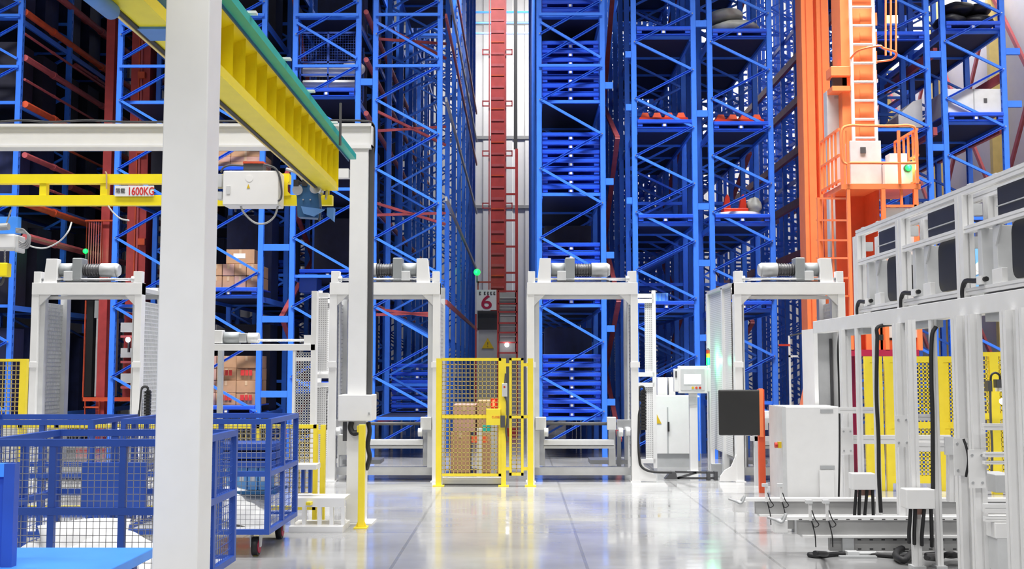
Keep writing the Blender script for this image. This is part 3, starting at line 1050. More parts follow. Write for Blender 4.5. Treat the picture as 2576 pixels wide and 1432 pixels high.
Y = 10.42
root = thing('crane_bridge', 'yellow double rail crane bridge crossing the left half of the picture', 'crane bridge', (X(400, Y, 480), Y, Z(515, Y)))
xr_ = X(728, Y, 450)
MB().box(-7.2, xr_, Y, Y + 0.09, Z(460, Y), Z(437, Y)).build('upper_rail', 'yellow_paint', root)
MB().box(-7.2, X(835, Y, 500), Y, Y + 0.09, Z(515, Y), Z(490, Y)).build('lower_rail', 'yellow_paint', root)
for px in (-120, 106, 259, 480):
    MB().box(X(px - 8, Y, 475), X(px + 9, Y, 475), Y + 0.01, Y + 0.08, Z(491, Y), Z(459, Y)).build('rung', 'yellow_paint', root)
MB().prism([(P(a, b, Y).x, P(a, b, Y).z) for a, b in ((703, 437), (729, 437), (728, 456), (724, 462), (724, 482), (733, 492), (703, 494), (709, 482), (709, 462), (703, 457))][::-1], Y - 0.012, Y).build('end_post', 'yellow_paint', root)
MB().tube([P(265, 432, Y - 0.02), P(268, 440, Y - 0.02), P(268, 475, Y - 0.02)], 0.008).build('wire', 'tape', root)
# load plate
pl = thing('load_sign', 'white load plate reading 1600KG in red on the yellow bridge', 'sign', P(338, 494, Y - 0.02))
MB().pbox(288, 467, 387, 494, Y - 0.02, 0.012).build('plate', 'sign_white', pl)
c = P(356, 481, Y - 0.022)
text('load_text', '1600KG', 'text_red', pl, c, Z(471, Y) - Z(491, Y), X(383, Y, 481) - X(320, Y, 481), bold=0.012)
c = P(303, 480, Y - 0.022)
text('load_text', '限载', 'text_dark', pl, c, Z(474, Y) - Z(487, Y), X(315, Y, 481) - X(292, Y, 481))
# control cabinet on the bridge
Yc = 10.15
root = thing('crane_control_cabinet', 'white crane control cabinet hanging on the yellow bridge', 'cabinet', P(630, 516, Yc))
MB().pbox(559, 429, 702, 517, Yc, 0.24).build('cabinet_body', 'white_paint', root, bevel=0.012)
c = P(627, 449, Yc - 0.003)
MB().cyl(c, c + Vector((0, 0.004, 0)), 0.034, 20).build('round_sticker', 'sign_white', root)
a, b_, c_ = P(621, 474, Yc), P(629, 474, Yc), P(625, 463, Yc)
MB().prism([(a.x, a.z), (b_.x, b_.z), (c_.x, c_.z)][::-1], Yc - 0.004, Yc - 0.001).build('warning_triangle', 'warn_yellow', root)
MB().pbox(569, 468, 579, 488, Yc - 0.006, 0.006).build('latch', 'light_grey', root)
MB().pbox(612, 410, 662, 428, Yc + 0.05, 0.12).build('brake_resistor', 'dark_grey', root)
MB().pbox(611, 406, 663, 411, Yc + 0.04, 0.14).build('resistor_lid', 'brick_red', root)
MB().pbox(541, 438, 558, 470, Yc + 0.05, 0.12).build('terminal_box', 'light_grey', root)
MB().pbox(543, 482, 558, 500, Yc + 0.05, 0.12).build('terminal_box', 'light_grey', root)
MB().tube([P(556, 434, Yc), P(562, 422, Yc), P(580, 416, Yc), P(612, 417, Yc)], 0.01).build('cable', 'dark_grey', root)
MB().tube([P(664, 414, Yc), P(690, 422, Yc), P(702, 440, Yc), P(708, 475, Yc), P(707, 498, Yc), P(700, 506, Yc)], 0.01).build('cable', 'dark_grey', root)
MB().tube([P(605, 517, Yc + 0.05), P(614, 536, Yc + 0.05), P(640, 560, Yc + 0.05), P(668, 562, Yc + 0.05), P(690, 545, Yc + 0.05), P(700, 517, Yc + 0.05)], 0.010).build('cable_loop', 'grey_paint', root)
# chain hoist at the left edge
Yh = 10.3
root = thing('chain_hoist', 'white chain hoist with tangled cables at the left edge', 'hoist', P(15, 640, Yh))
MB().pbox(-30, 588, 37, 627, Yh, 0.2).build('hoist_body', 'white_paint', root, bevel=0.02)
MB().pbox(36, 592, 46, 634, Yh + 0.02, 0.16).build('end_cover', 'light_grey', root, bevel=0.01)
MB().pbox(-40, 545, 45, 588, Yh + 0.12, 0.08).build('trolley_plate', 'cart_light', root, bevel=0.004)
MB().bar(P(28, 528, Yh), P(15, 566, Yh), 0.012).build('strap', 'steel_bright', root)
MB().cyl(P(-10, 572, Yh), P(22, 570, Yh), 0.035, 12).build('drum', 'grey_paint', root)
for i in range(4):
    MB().tube([P(40, 575 + 3 * i, Yh - 0.05), P(60 + 4 * i, 578 + 4 * i, Yh - 0.06), P(70 + 2 * i, 596 + 3 * i, Yh - 0.06), P(60 + 3 * i, 612 + 4 * i, Yh - 0.05), P(48, 606 + 5 * i, Yh - 0.04)], 0.008).build('cable', 'wire_grey', root)
MB().tube([P(60, 612, Yh - 0.05), P(85, 622, Yh), P(115, 624, Yh), P(150, 607, Yh), P(172, 582, Yh), P(180, 560, Yh + 0.1)], 0.008).build('cable_loop', 'light_grey', root)
MB().tube([P(272, 518, Yh + 0.05), P(285, 535, Yh + 0.05), P(303, 550, Yh + 0.05), P(325, 555, Yh + 0.05)], 0.008).build('cable_end', 'light_grey', root)
for k in range(9):
    a = P(12, 627 + 4 * k, Yh + 0.08)
    MB().tube([a, a + Vector((0.007, 0, -0.008)), a + Vector((0, 0, -0.017)), a + Vector((-0.007, 0, -0.008)), a], 0.003, 6, 3).build('chain_link', 'steel_bright', root)
hb = MB().pbox(-12, 661, 18, 696, Yh + 0.03, 0.1).build('hook_block', 'yellow_paint', root, bevel=0.01)
MB().tube([P(8, 696, Yh + 0.08), P(8, 706, Yh + 0.08), P(2, 716, Yh + 0.08), P(-8, 712, Yh + 0.08)], 0.012).build('hook', 'dark_grey', hb)

# ---------------------------------------------------------------- lifting frames (white gates)
LY = 15.7


def make_lifter():
    Y = LY
    root = thing('pallet_lifter', 'white pallet lifter right of the yellow gate, with black cable chain', 'lifter', (X(1465, Y), Y, 0), 'white pallet lifters in a row')

    def pb(name, m, x0, y0, x1, y1, Yd, d, bevel=0.0, parent=None):
        b = MB()
        b.pbox(x0, y0, x1, y1, Yd, d)
        return b.build(name, m, parent or root, bevel=bevel)
    zt, zb = Z(711, Y), Z(741, Y)
    xl0, xl1, xr0, xr1 = X(1326, Y), X(1344, Y), X(1590, Y), X(1605, Y)
    for n, (a, b) in enumerate(((xl0, xl1), (xr0 - 0.02, xr1))):
        MB().box(a, b, Y, Y + 0.16, 0.01, zt).build('post', 'white_paint', root, bevel=0.004)
        MB().box(a - 0.02, b + 0.02, Y - 0.03, Y + 0.2, 0, 0.01).build('foot_plate', 'white_paint', root)
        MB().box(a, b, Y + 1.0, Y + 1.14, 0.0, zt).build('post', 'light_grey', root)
        MB().box(a - 0.01, b + 0.02, Y - 0.006, Y + 0.0, Z(925, Y), Z(911, Y)).build('clamp', 'sign_white', root)
    MB().box(xl0, xr1, Y - 0.004, Y + 0.16, zb, zt).build('top_beam', 'white_paint', root, bevel=0.004)
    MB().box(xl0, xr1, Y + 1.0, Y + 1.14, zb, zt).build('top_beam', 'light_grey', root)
    MB().box(xl1, xr0, Y + 0.16, Y + 1.0, zb + 0.06, zb + 0.12).build('top_plate', 'light_grey', root)
    for a, s in ((xl1, 1), (xr0 - 0.02, -1)):
        MB().prism([(a, zb), (a + s * 0.16, zb), (a, zb - 0.16)][::s], Y + 0.02, Y + 0.05).build('gusset', 'white_paint', root)
        MB().box(a + s * 0.01 - 0.015, a + s * 0.01 + 0.015 + s * 0.05, Y + 0.06, Y + 0.16, 0.2, zb - 0.06).build('guide_rail', 'light_grey', root)
    pb('bar', 'sign_white', 1345, 745, 1590, 753, Y + 0.2, 0.04)
    # drive on top
    pb('corner_block', 'sign_white', 1328, 683, 1346, 711, Y + 0.02, 0.12, 0.004)
    pb('corner_block', 'sign_white', 1580, 682, 1601, 711, Y + 0.02, 0.12, 0.004)
    MB().prism([(P(a, b, Y).x, P(a, b, Y).z) for a, b in ((1352, 711), (1386, 711), (1386, 650), (1358, 650))], Y + 0.02, Y + 0.16).build('chain_cover', 'sign_white', root, bevel=0.006)
    zc = Z(677, Y)
    r = 0.105
    yc = Y + 0.16
    mo = MB().cyl((X(1388, Y), yc, zc), (X(1424, Y), yc, zc), r, 20).build('motor', 'motor_grey', root, smooth=True)
    MB().pbox(1422, 648, 1446, 708, yc - 0.12, 0.24).build('gearbox', 'motor_grey', mo, bevel=0.015)
    MB().pbox(1402, 682, 1424, 706, yc - 0.13, 0.2).build('terminal_box', 'light_grey', mo, bevel=0.006)
    MB().cyl((X(1446, Y), yc, zc), (X(1490, Y), yc, zc), r * 0.82, 20).build('motor_barrel', 'dark_grey', mo, smooth=True)
    for k in range(6):
        x = X(1450 + 6.8 * k, Y)
        MB().cyl((x, yc, zc), (x + 0.015, yc, zc), r * 0.92, 20).build('cooling_fin', 'dark_grey', mo)
    MB().cyl((X(1490, Y), yc, zc), (X(1530, Y), yc, zc), r * 1.0, 20).cyl((X(1530, Y), yc, zc), (X(1537, Y), yc, zc), r, 20, r * 0.75).build('fan_cover', 'grey_paint', mo, smooth=True)
    MB().cyl((X(1346, Y), Y + 0.06, Z(702, Y)), (X(1578, Y), Y + 0.06, Z(702, Y)), 0.022, 12).build('drive_shaft', 'steel_bright', root, smooth=True)
    pb('motor_base', 'dark_grey', 1388, 708, 1535, 712, Y + 0.02, 0.25)
    c = P(1574, 702, Y + 0.05)
    MB().cyl(c, c + Vector((0.05, 0, 0)), 0.045, 14).build('bearing', 'light_grey', root, smooth=True)
    # lifting carriage low down
    MB().cyl((X(1370, Y), Y + 0.08, Z(1067, Y)), (X(1560, Y), Y + 0.08, Z(1067, Y)), 0.024, 12).build('cross_shaft', 'dark_grey', root, smooth=True)
    for x0, x1 in ((1347, 1374), (1528, 1550)):
        pb('bearing_bracket', 'light_grey', x0, 1050, x1, 1082, Y - 0.02, 0.14, 0.006)
    pb('slide_bracket', 'steel_bright', 1552, 1056, 1590, 1082, Y + 0.04, 0.12, 0.006)
    for px, py in ((1374, 1088), (1562, 1088), (1580, 1086)):
        c = P(px, py, Y - 0.05)
        MB().cyl(c - Vector((0.03, 0, 0)), c + Vector((0.03, 0, 0)), 0.06, 16).build('roller', 'light_grey', root, smooth=True)
    pb('fork_beam', 'light_grey', 1368, 1107, 1545, 1120, Y, 0.15, 0.004)
    pb('fork_beam', 'grey_paint', 1368, 1121, 1545, 1129, Y + 0.02, 0.10)
    pb('leg', 'light_grey', 1354, 1080, 1371, 1172, Y + 0.3, 0.1)
    pb('leg', 'light_grey', 1532, 1080, 1548, 1172, Y + 0.3, 0.1)
    pb('base_beam', 'light_grey', 1345, 1176, 1590, 1196, Y + 0.25, 0.15)
    pb('deck_plate', 'grey_paint', 1485, 1158, 1580, 1168, Y + 0.9, 0.5)
    pb('rear_post', 'grey_paint', 1553, 1085, 1562, 1180, Y + 0.5, 0.08)
    # flared foot
    x = X(1601, Y)
    MB().prism([(x, 0.01), (x + 0.27, 0.01), (x + 0.26, 0.08), (x + 0.2, 0.16), (x + 0.1, 0.22), (x + 0.03, 0.38), (x, 0.42)], Y + 0.01, Y + 0.05).build('foot_gusset', 'white_paint', root)
    # wing with perforated guard
    Yw = Y + 1.6
    xw = X(1645, Yw)
    MB().box(xw - 0.03, xw + 0.03, Yw, Yw + 0.06, 0.05, Z(731, Yw)).build('wing_post', 'white_paint', root)
    for py in (744, 757, 942, 968, 1160):
        MB().box(xr1, xw, Yw, Yw + 0.05, Z(py + 6, Yw), Z(py - 5, Yw)).build('wing_rail', 'white_paint', root)
    MB().box(X(1622, Yw), xw - 0.03, Yw + 0.02, Yw + 0.025, Z(940, Yw), Z(757, Yw)).build('wing_sheet', 'perforated_white', root)
    MB().box(X(1622, Yw), xw - 0.03, Yw + 0.02, Yw + 0.025, Z(1160, Yw), Z(968, Yw)).build('wing_sheet', 'perforated_white', root)
    # side guards
    for x in (xl0 + 0.03, xr1 - 0.03):
        MB().wires_x(Y + 0.18, Y + 1.0, 0.3, zb - 0.1, x, 0.04, 0.016, 0.06).build('guard_mesh', 'light_grey', root, kind='stuff')
    # cable chain and hose
    for k in range(13):
        pb('chain_link', 'black_rubber', 1612, 985 + 7.6 * k, 1626, 991 + 7.6 * k, Y + 0.1, 0.07)
    pb('chain_spine', 'dark_grey', 1615, 982, 1623, 1080, Y + 0.13, 0.05)
    MB().tube([P(1622, 985, Y + 0.1), P(1618, 974, Y + 0.1), P(1608, 976, Y + 0.08), P(1606, 995, Y + 0.05), P(1607, 1060, Y), P(1606, 1110, Y), P(1608, 1150, Y - 0.02), P(1614, 1175, Y - 0.03), P(1640, 1187, Y - 0.04), P(1690, 1189, Y - 0.04)], 0.018).build('hose', 'black_rubber', root)
    return root


lift = make_lifter()


def put_lifter(pxc, mirror, label):
    o = copy_tree(lift)
    o['label'] = label
    o.location = (X(pxc, LY), LY, 0)
    if mirror:
        o.scale = (-1, 1, 1)
    return o


lf2 = put_lifter(968, True, 'white pallet lifter left of the yellow gate, behind the white gantry column')
lf4 = put_lifter(1988, True, 'white pallet lifter behind the black panel, at the foot of the orange crane')
for ch in list(lf4.children):
    if ch.name.startswith(('wing_', 'hose', 'chain_link', 'chain_spine')):
        bpy.data.objects.remove(ch)


def mirrored(b, name, m, kind=None):
    xc = X(1988, LY)
    for v in b.v:
        v.x = 2 * xc - v.x
    o = b.build(name, m, lf4, kind=kind)
    return o


for ch in list(lf2.children):
    if ch.name.startswith('hose'):
        bpy.data.objects.remove(ch)
xs_ = X(1846, LY)
zs_ = Z(716, LY)
mirrored(MB().box(xs_ - 0.004, xs_ + 0.004, LY + 0.2, LY + 1.95, 0.35, zs_ - 0.02), 'side_sheet', 'perforated_white')
mirrored(MB().box(xs_ - 0.05, xs_ + 0.05, LY + 1.95, LY + 2.05, 0, zs_), 'side_post', 'white_paint')
mirrored(MB().box(xs_ - 0.04, xs_ + 0.04, LY + 0.16, LY + 2.0, zs_ - 0.02, zs_ + 0.03), 'side_rail', 'light_grey')
mirrored(MB().box(xs_ - 0.04, xs_ + 0.04, LY + 0.7, LY + 0.78, 0, zs_), 'side_post', 'white_paint')
put_lifter(216, False, 'white pallet lifter at the left, behind the blue carts')

# low lifter between the carts and the gantry column
Y = 14.9
root = thing('low_lifter', 'low white lifter with grid side panel, in front of the printed cartons', 'lifter', (X(650, Y), Y, 0))
MB().pbox(505, 866, 793, 882, Y, 0.2).build('top_beam', 'white_paint', root, bevel=0.004)
for a, b in ((509, 522), (737, 744)):
    MB().box(X(a, Y), X(b, Y), Y + 0.02, Y + 0.12, 0, Z(882, Y)).build('post', 'white_paint', root)
MB().box(X(783, Y), X(796, Y), Y, Y + 0.14, 0, Z(732, Y)).build('post', 'white_paint', root)
MB().box(X(550, Y + 0.9), X(561, Y + 0.9), Y + 0.9, Y + 1.0, 0, Z(870, Y + 0.9)).build('rear_post', 'grey_paint', root)
MB().wires_y(X(744, Y), X(783, Y), 0.35, Z(888, Y), Y + 0.05, 0.036, 0.012).build('grid_panel', 'light_grey', root, kind='stuff')
MB().box(X(744, Y), X(783, Y), Y + 0.03, Y + 0.07, Z(909, Y), Z(899, Y)).build('grid_rail', 'white_paint', root)
MB().wires_y(X(505, Y), X(512, Y), 0.35, Z(888, Y), Y + 0.01, 0.036, 0.01).build('grid_panel', 'dark_grey', root, kind='stuff')
MB().pbox(532, 831, 559, 864, Y + 0.02, 0.15).build('chain_cover', 'sign_white', root, bevel=0.005)
MB().pbox(511, 843, 529, 864, Y + 0.02, 0.15).build('corner_block', 'sign_white', root)
MB().pbox(764, 843, 785, 866, Y + 0.02, 0.15).build('corner_block', 'sign_white', root)
zc = Z(850, Y)
mo = MB().cyl((X(561, Y), Y + 0.12, zc), (X(600, Y), Y + 0.12, zc), 0.085, 18).build('motor', 'motor_grey', root, smooth=True)
MB().pbox(600, 838, 620, 862, Y + 0.04, 0.16).build('gearbox', 'grey_paint', mo, bevel=0.01)
MB().cyl((X(620, Y), Y + 0.12, zc), (X(647, Y), Y + 0.12, zc), 0.075, 18).build('fan_cover', 'light_grey', mo, smooth=True)
MB().cyl((X(647, Y), Y + 0.1, Z(856, Y)), (X(766, Y), Y + 0.1, Z(856, Y)), 0.016, 10).build('drive_shaft', 'steel_bright', root)
# guard frame between low lifter and mirrored lifter
Y = 15.2
for py in (742, 947, 968):
    MB().pbox(790, py - 5, 826, py + 5, Y, 0.06).build('guard_rail', 'white_paint', root)
MB().box(X(794, Y), X(823, Y), Y + 0.03, Y + 0.035, Z(935, Y), Z(750, Y)).build('guard_sheet', 'perforated_white', root)
MB().box(X(794, Y), X(823, Y), Y + 0.03, Y + 0.035, Z(1160, Y), Z(975, Y)).build('guard_sheet', 'perforated_white', root)
# ---------------------------------------------------------------- yellow fences
FY = 15.1


def fence_gate():
    Y = FY
    root = thing('mesh_gate', 'yellow wire mesh safety gate with lock box in the middle of the hall', 'gate', (X(1215, Y), Y, 0))
    ztop = Z(902, Y)

    def post(px0, px1, name='post'):
        MB().box(X(px0, Y), X(px1, Y), Y, Y + 0.07, 0.012, ztop).build(name, 'fence_yellow', root)
        MB().box(X(px0 - 7, Y), X(px1 + 7, Y), Y - 0.04, Y + 0.11, 0, 0.012).build('base_plate', 'fence_yellow', root)
    post(1098, 1112)
    post(1261, 1273)
    post(1327, 1341)
    # wide leaf
    for py0, py1 in ((901, 908), (1045, 1053), (1192, 1199)):
        MB().pbox(1112, py0, 1262, py1, Y + 0.01, 0.04).build('leaf_rail', 'fence_yellow', root)
    MB().pbox(1254, 901, 1261, 1199, Y + 0.01, 0.04).build('leaf_stile', 'fence_yellow', root)
    MB().wires_y(X(1112, Y), X(1254, Y), Z(1193, Y), Z(907, Y), Y + 0.03, 0.058, 0.011).build('wire_mesh', 'clay', root, kind='stuff')
    # narrow leaf
    for px0, px1 in ((1281, 1287), (1311, 1317)):
        MB().pbox(px0, 901, px1, 1197, Y + 0.01, 0.04).build('leaf_stile', 'fence_yellow', root)
    for py0, py1 in ((901, 907), (1046, 1053), (1190, 1197)):
        MB().pbox(1281, py0, 1317, py1, Y + 0.01, 0.04).build('leaf_rail', 'fence_yellow', root)
    MB().wires_y(X(1287, Y), X(1311, Y), Z(1190, Y), Z(907, Y), Y + 0.03, 0.058, 0.011).build('wire_mesh', 'clay', root, kind='stuff')
    for py in (918, 1049, 1180):
        MB().pbox(1272, py - 4, 1282, py + 4, Y + 0.015, 0.03).build('hinge', 'fence_yellow', root)
        MB().pbox(1316, py - 4, 1328, py + 4, Y + 0.015, 0.03).build('hinge', 'fence_yellow', root)
    lk = MB().pbox(1223, 1029, 1259, 1070, Y - 0.05, 0.06).build('lock_box', 'fence_yellow', root, bevel=0.006)
    text('lock_text', 'CLOSE', 'text_red', lk, P(1247, 1050, Y - 0.053), 0.03, 0.11)
    MB().pbox(1259, 1046, 1270, 1076, Y - 0.06, 0.05).build('latch', 'dark_grey', root)
    MB().pbox(1263, 965, 1276, 998, Y - 0.05, 0.05).build('switch_box', 'light_grey', root, bevel=0.004)
    c = P(1269, 974, Y - 0.055)
    MB().cyl(c, c + Vector((0, 0.01, 0)), 0.014, 10).build('switch_button', 'red_plastic', root)
    MB().tube([P(1272, 940, Y - 0.02), P(1270, 965, Y - 0.02)], 0.012).build('cable', 'dark_grey', root)
    MB().tube([P(1270, 998, Y - 0.02), P(1276, 1015, Y - 0.02), P(1277, 1060, Y - 0.02), P(1273, 1080, Y - 0.02), P(1276, 1110, Y - 0.02)], 0.013).build('cable', 'dark_grey', root)


fence_gate()
# things seen through the gate
Y = 16.6
for i, (a, b, c, d, n, m) in enumerate(((1130, 1180, 1090, 1188, 'left bottom', 'carton'), (1210, 1262, 1090, 1188, 'right bottom', 'carton'), (1135, 1195, 1020, 1090, 'left upper', 'carton_pink'), (1197, 1255, 1010, 1090, 'right upper', 'carton'))):
    p0, p1 = P(a, d, Y), P(b, c, Y)
    z0 = 0.012 if d > 1100 else Z(1090, Y)
    carton(p0.x, p1.x, Y + 0.3, 0.7, z0, p1.z, f'brown carton seen through the yellow gate mesh, {n} one', 'cartons behind the yellow gate', m)
root = thing('sensor_column', 'grey sensor column with orange reflectors behind the yellow gate', 'sensor', (X(1207, Y), Y, 0))
MB().box(X(1200, Y), X(1213, Y), Y, Y + 0.07, 0, Z(1078, Y)).build('column', 'light_grey', root)
MB().pbox(1214, 1070, 1236, 1088, Y, 0.06).build('sensor_head', 'crane_teal', root)
MB().pbox(1186, 1098, 1200, 1114, Y - 0.01, 0.04).build('reflector', 'orange_deep', root)
MB().pbox(1214, 1098, 1226, 1114, Y - 0.01, 0.04).build('reflector', 'orange_deep', root)
root = thing('red_beacon', 'glowing red beacon behind the yellow gate lock', 'lamp', P(1241, 1032, Y - 0.4))
MB().pbox(1234, 1003, 1252, 1030, Y - 0.4, 0.08).build('lens', 'red_plastic', root)
MB().pbox(1239, 1007, 1245, 1024, Y - 0.41, 0.02).build('light_element', 'red_lamp', root)
MB().box(X(1236, Y - 0.4), X(1250, Y - 0.4), Y - 0.38, Y - 0.34, 0, Z(1030, Y - 0.4)).build('stand', 'grey_paint', root)
o = thing('kick_plate', 'low grey steel sill along the floor behind the yellow gate', 'sill', (X(1200, FY), FY + 0.2, 0))
MB().box(X(1113, FY), X(1262, FY), FY + 0.15, FY + 0.22, 0.02, 0.11).build('sill_bar', 'light_grey', o)
MB().box(X(1113, FY), X(1262, FY), FY + 0.14, FY + 0.24, 0.0, 0.02).build('sill_foot', 'dark_grey', o)

# yellow bollard post by the gantry column
Y = 11.2
root = thing('yellow_bollard', 'yellow square post with base plate right of the white gantry column', 'post', (X(912, Y), Y, 0))
MB().box(X(905, Y), X(921, Y), Y, Y + 0.06, 0.012, Z(1069, Y)).build('post', 'fence_yellow', root, bevel=0.004)
MB().box(X(897, Y), X(929, Y), Y - 0.05, Y + 0.11, 0, 0.012).build('base_plate', 'fence_yellow', root)
MB().prism([(X(899, Y), 0.012), (X(927, Y), 0.012), (X(921, Y), 0.07), (X(905, Y), 0.07)], Y + 0.02, Y + 0.035).build('gusset', 'fence_yellow', root)
MB().pbox(898, 1072, 906, 1088, Y + 0.01, 0.05).build('rail_stub', 'fence_yellow', root)

# low yellow mesh fence behind the carts
Y = 11.7
root = thing('low_mesh_fence', 'low yellow mesh fence behind the blue carts', 'fence', (X(660, Y), Y, 0))
zt = Z(1069, Y)
MB().box(X(-40, Y), X(800, Y), Y, Y + 0.05, zt - 0.04, zt).build('top_rail', 'fence_yellow', root)
MB().box(X(-40, Y), X(800, Y), Y, Y + 0.05, 0.12, 0.16).build('bottom_rail', 'fence_yellow', root)
for px in (60, 150, 480, 652, 797):
    MB().box(X(px - 5, Y), X(px + 6, Y), Y, Y + 0.05, 0, zt).build('post', 'fence_yellow', root)
MB().wires_y(X(560, Y), X(795, Y), 0.3, zt - 0.04, Y + 0.025, 0.055, 0.009).build('wire_mesh', 'clay', root, kind='stuff')
MB().box(X(812, Y), X(824, Y), Y - 0.05, Y + 0.01, 0, zt).build('gate_post', 'fence_yellow', root)
MB().pbox(800, 1082, 813, 1092, Y - 0.02, 0.03).build('hinge', 'fence_yellow', root)
MB().bar(P(824, 1248, Y - 0.25), P(775, 1268, Y - 0.75), 0.05, 0.03).build('floor_strut', 'fence_yellow', root)
# tall yellow mesh panel at the left edge
Y = 12.4
root = thing('mesh_fence', 'tall yellow mesh fence panel at the left edge behind the carts', 'fence', (X(20, Y), Y, 0))
zt = Z(903, Y)
MB().box(X(54, Y), X(71, Y), Y, Y + 0.06, 0, zt).build('post', 'fence_yellow', root)
MB().box(X(-120, Y), X(54, Y), Y, Y + 0.05, zt - 0.03, zt).build('top_rail', 'fence_yellow', root)
MB().box(X(-120, Y), X(54, Y), Y, Y + 0.05, Z(1053, Y), Z(1044, Y)).build('mid_rail', 'fence_yellow', root)
MB().wires_y(X(-120, Y), X(54, Y), Z(1046, Y), zt - 0.03, Y + 0.02, 0.05, 0.008).build('wire_mesh', 'clay', root, kind='stuff')
MB().box(X(-120, Y), X(54, Y), Y + 0.01, Y + 0.05, 0.02, Z(1053, Y)).build('lower_sheet', 'light_grey', root)
MB().pbox(38, 1053, 46, 1066, Y - 0.03, 0.03).build('red_button', 'red_plastic', root)

# white machine base right of the carts
Y = 10.9
root = thing('slotted_machine', 'white slotted machine base on the floor behind the carts', 'machine base', (X(800, Y), Y, 0))
MB().prism([(X(735, Y), Y), (X(868, Y), Y), (X(868, Y), Y + 0.48), (X(735, Y), Y + 0.48)], 0.0, 0.06, 'z').build('floor_plate', 'white_paint', root)
MB().box(X(735, Y), X(868, Y), Y + 0.1, Y + 0.16, 0.24, 0.30).build('side_rail', 'white_paint', root)
for px in (738, 766, 805, 835, 864):
    MB().box(X(px - 4, Y), X(px + 5, Y), Y + 0.1, Y + 0.16, 0.06, 0.24).build('upright', 'white_paint', root)
MB().box(X(735, Y), X(868, Y), Y + 0.1, Y + 0.48, 0.30, 0.33).build('top_plate', 'white_paint', root)
MB().pbox(738, 1170, 795, 1182, Y + 0.2, 0.25).build('tray', 'white_paint', root)
for px in (742, 760, 778):
    MB().pbox(px - 3, 1181, px + 6, 1240, Y + 0.3, 0.06).build('blue_fin', 'cart_blue', root)

# ---------------------------------------------------------------- blue mesh carts


def mesh_cart(x0, x1, y0, y1, label, zb=0.2, zt=1.2, wire=0.042):
    root = thing('mesh_cart', label, 'cart', ((x0 + x1) / 2, (y0 + y1) / 2, 0), 'blue mesh carts')
    t = 0.045
    m = 'cart_blue'
    zm = zb + 0.5 * (zt - zb)
    for x in (x0, x1 - t):
        for y in (y0, y1 - t):
            MB().box(x, x + t, y, y + t, zb, zt - t).build('post', m, root)
    for z0, nm in ((zb, 'bottom_rail'), (zm, 'mid_rail'), (zt - t, 'top_rail')):
        e = 0 if nm == 'top_rail' else t
        for y in (y0, y1 - t):
            MB().box(x0 + e, x1 - e, y, y + t, z0, z0 + t).build(nm, m, root)
        for x in (x0, x1 - t):
            MB().box(x, x + t, y0 + t, y1 - t, z0, z0 + t).build(nm, m, root)
    for y in (y0, y1 - t):
        n = 2
        for k in range(1, n + 1):
            x = x0 + (x1 - x0) * k / (n + 1)
            MB().box(x - 0.02, x + 0.02, y + 0.004, y + t - 0.004, zb + t, zt - t).build('stile', m, root)
    for x in (x0, x1 - t):
        yc = (y0 + y1) / 2
        MB().box(x + 0.004, x + t - 0.004, yc - 0.025, yc + 0.025, zb + t, zt - t).build('stile', m, root)
    w = 0.0035
    for y in (y0 + t / 2, y1 - t / 2):
        MB().wires_y(x0 + t, x1 - t, zb + t, zt - t, y, wire, w).build('wire_mesh', 'wire_grey', root, kind='stuff')
    for x in (x0 + t / 2, x1 - t / 2):
        MB().wires_x(y0 + t, y1 - t, zb + t, zt - t, x, 0.055, w).build('wire_mesh', 'cart_blue', root, kind='stuff')
    MB().box(x0 + t, x1 - t, y0 + t, y1 - t, zb, zb + 0.02).build('deck', 'light_grey', root)
    for x in (x0 + 0.12, x1 - 0.14):
        for y in (y0 + 0.12, y1 - 0.14):
            ca = MB().prism([(y - 0.05, zb), (y + 0.06, zb), (y + 0.02, 0.08), (y - 0.03, 0.08)], x - 0.045, x - 0.035, 'x').prism([(y - 0.05, zb), (y + 0.06, zb), (y + 0.02, 0.08), (y - 0.03, 0.08)], x + 0.035, x + 0.045, 'x').build('caster_fork', 'light_grey', root)
            MB().cyl((x - 0.026, y, 0.085), (x + 0.026, y, 0.085), 0.083, 22).build('wheel', 'black_rubber', ca, smooth=True)
            MB().cyl((x + 0.024, y, 0.085), (x + 0.032, y, 0.085), 0.062, 18).build('wheel_disc', 'sign_red', ca)
            MB().cyl((x - 0.036, y, 0.085), (x - 0.026, y, 0.085), 0.05, 18).build('hub', 'light_grey', ca)
    return root


cx1 = X(599, 7.95, 1100)
mesh_cart(cx1 - 1.34, cx1, 6.85, 7.95, 'blue mesh cart with white sacks, nearest one, behind the big white column', 0.245, 1.195)
cx2 = -2.17
mesh_cart(cx2 - 1.32, cx2, 9.45, 10.65, 'blue mesh cart with red-rimmed casters, right of the big white column')
mesh_cart(cx2 - 2.85, cx2 - 1.5, 9.3, 10.4, 'blue mesh cart behind the nearest cart, at the left')

# sacks in the carts


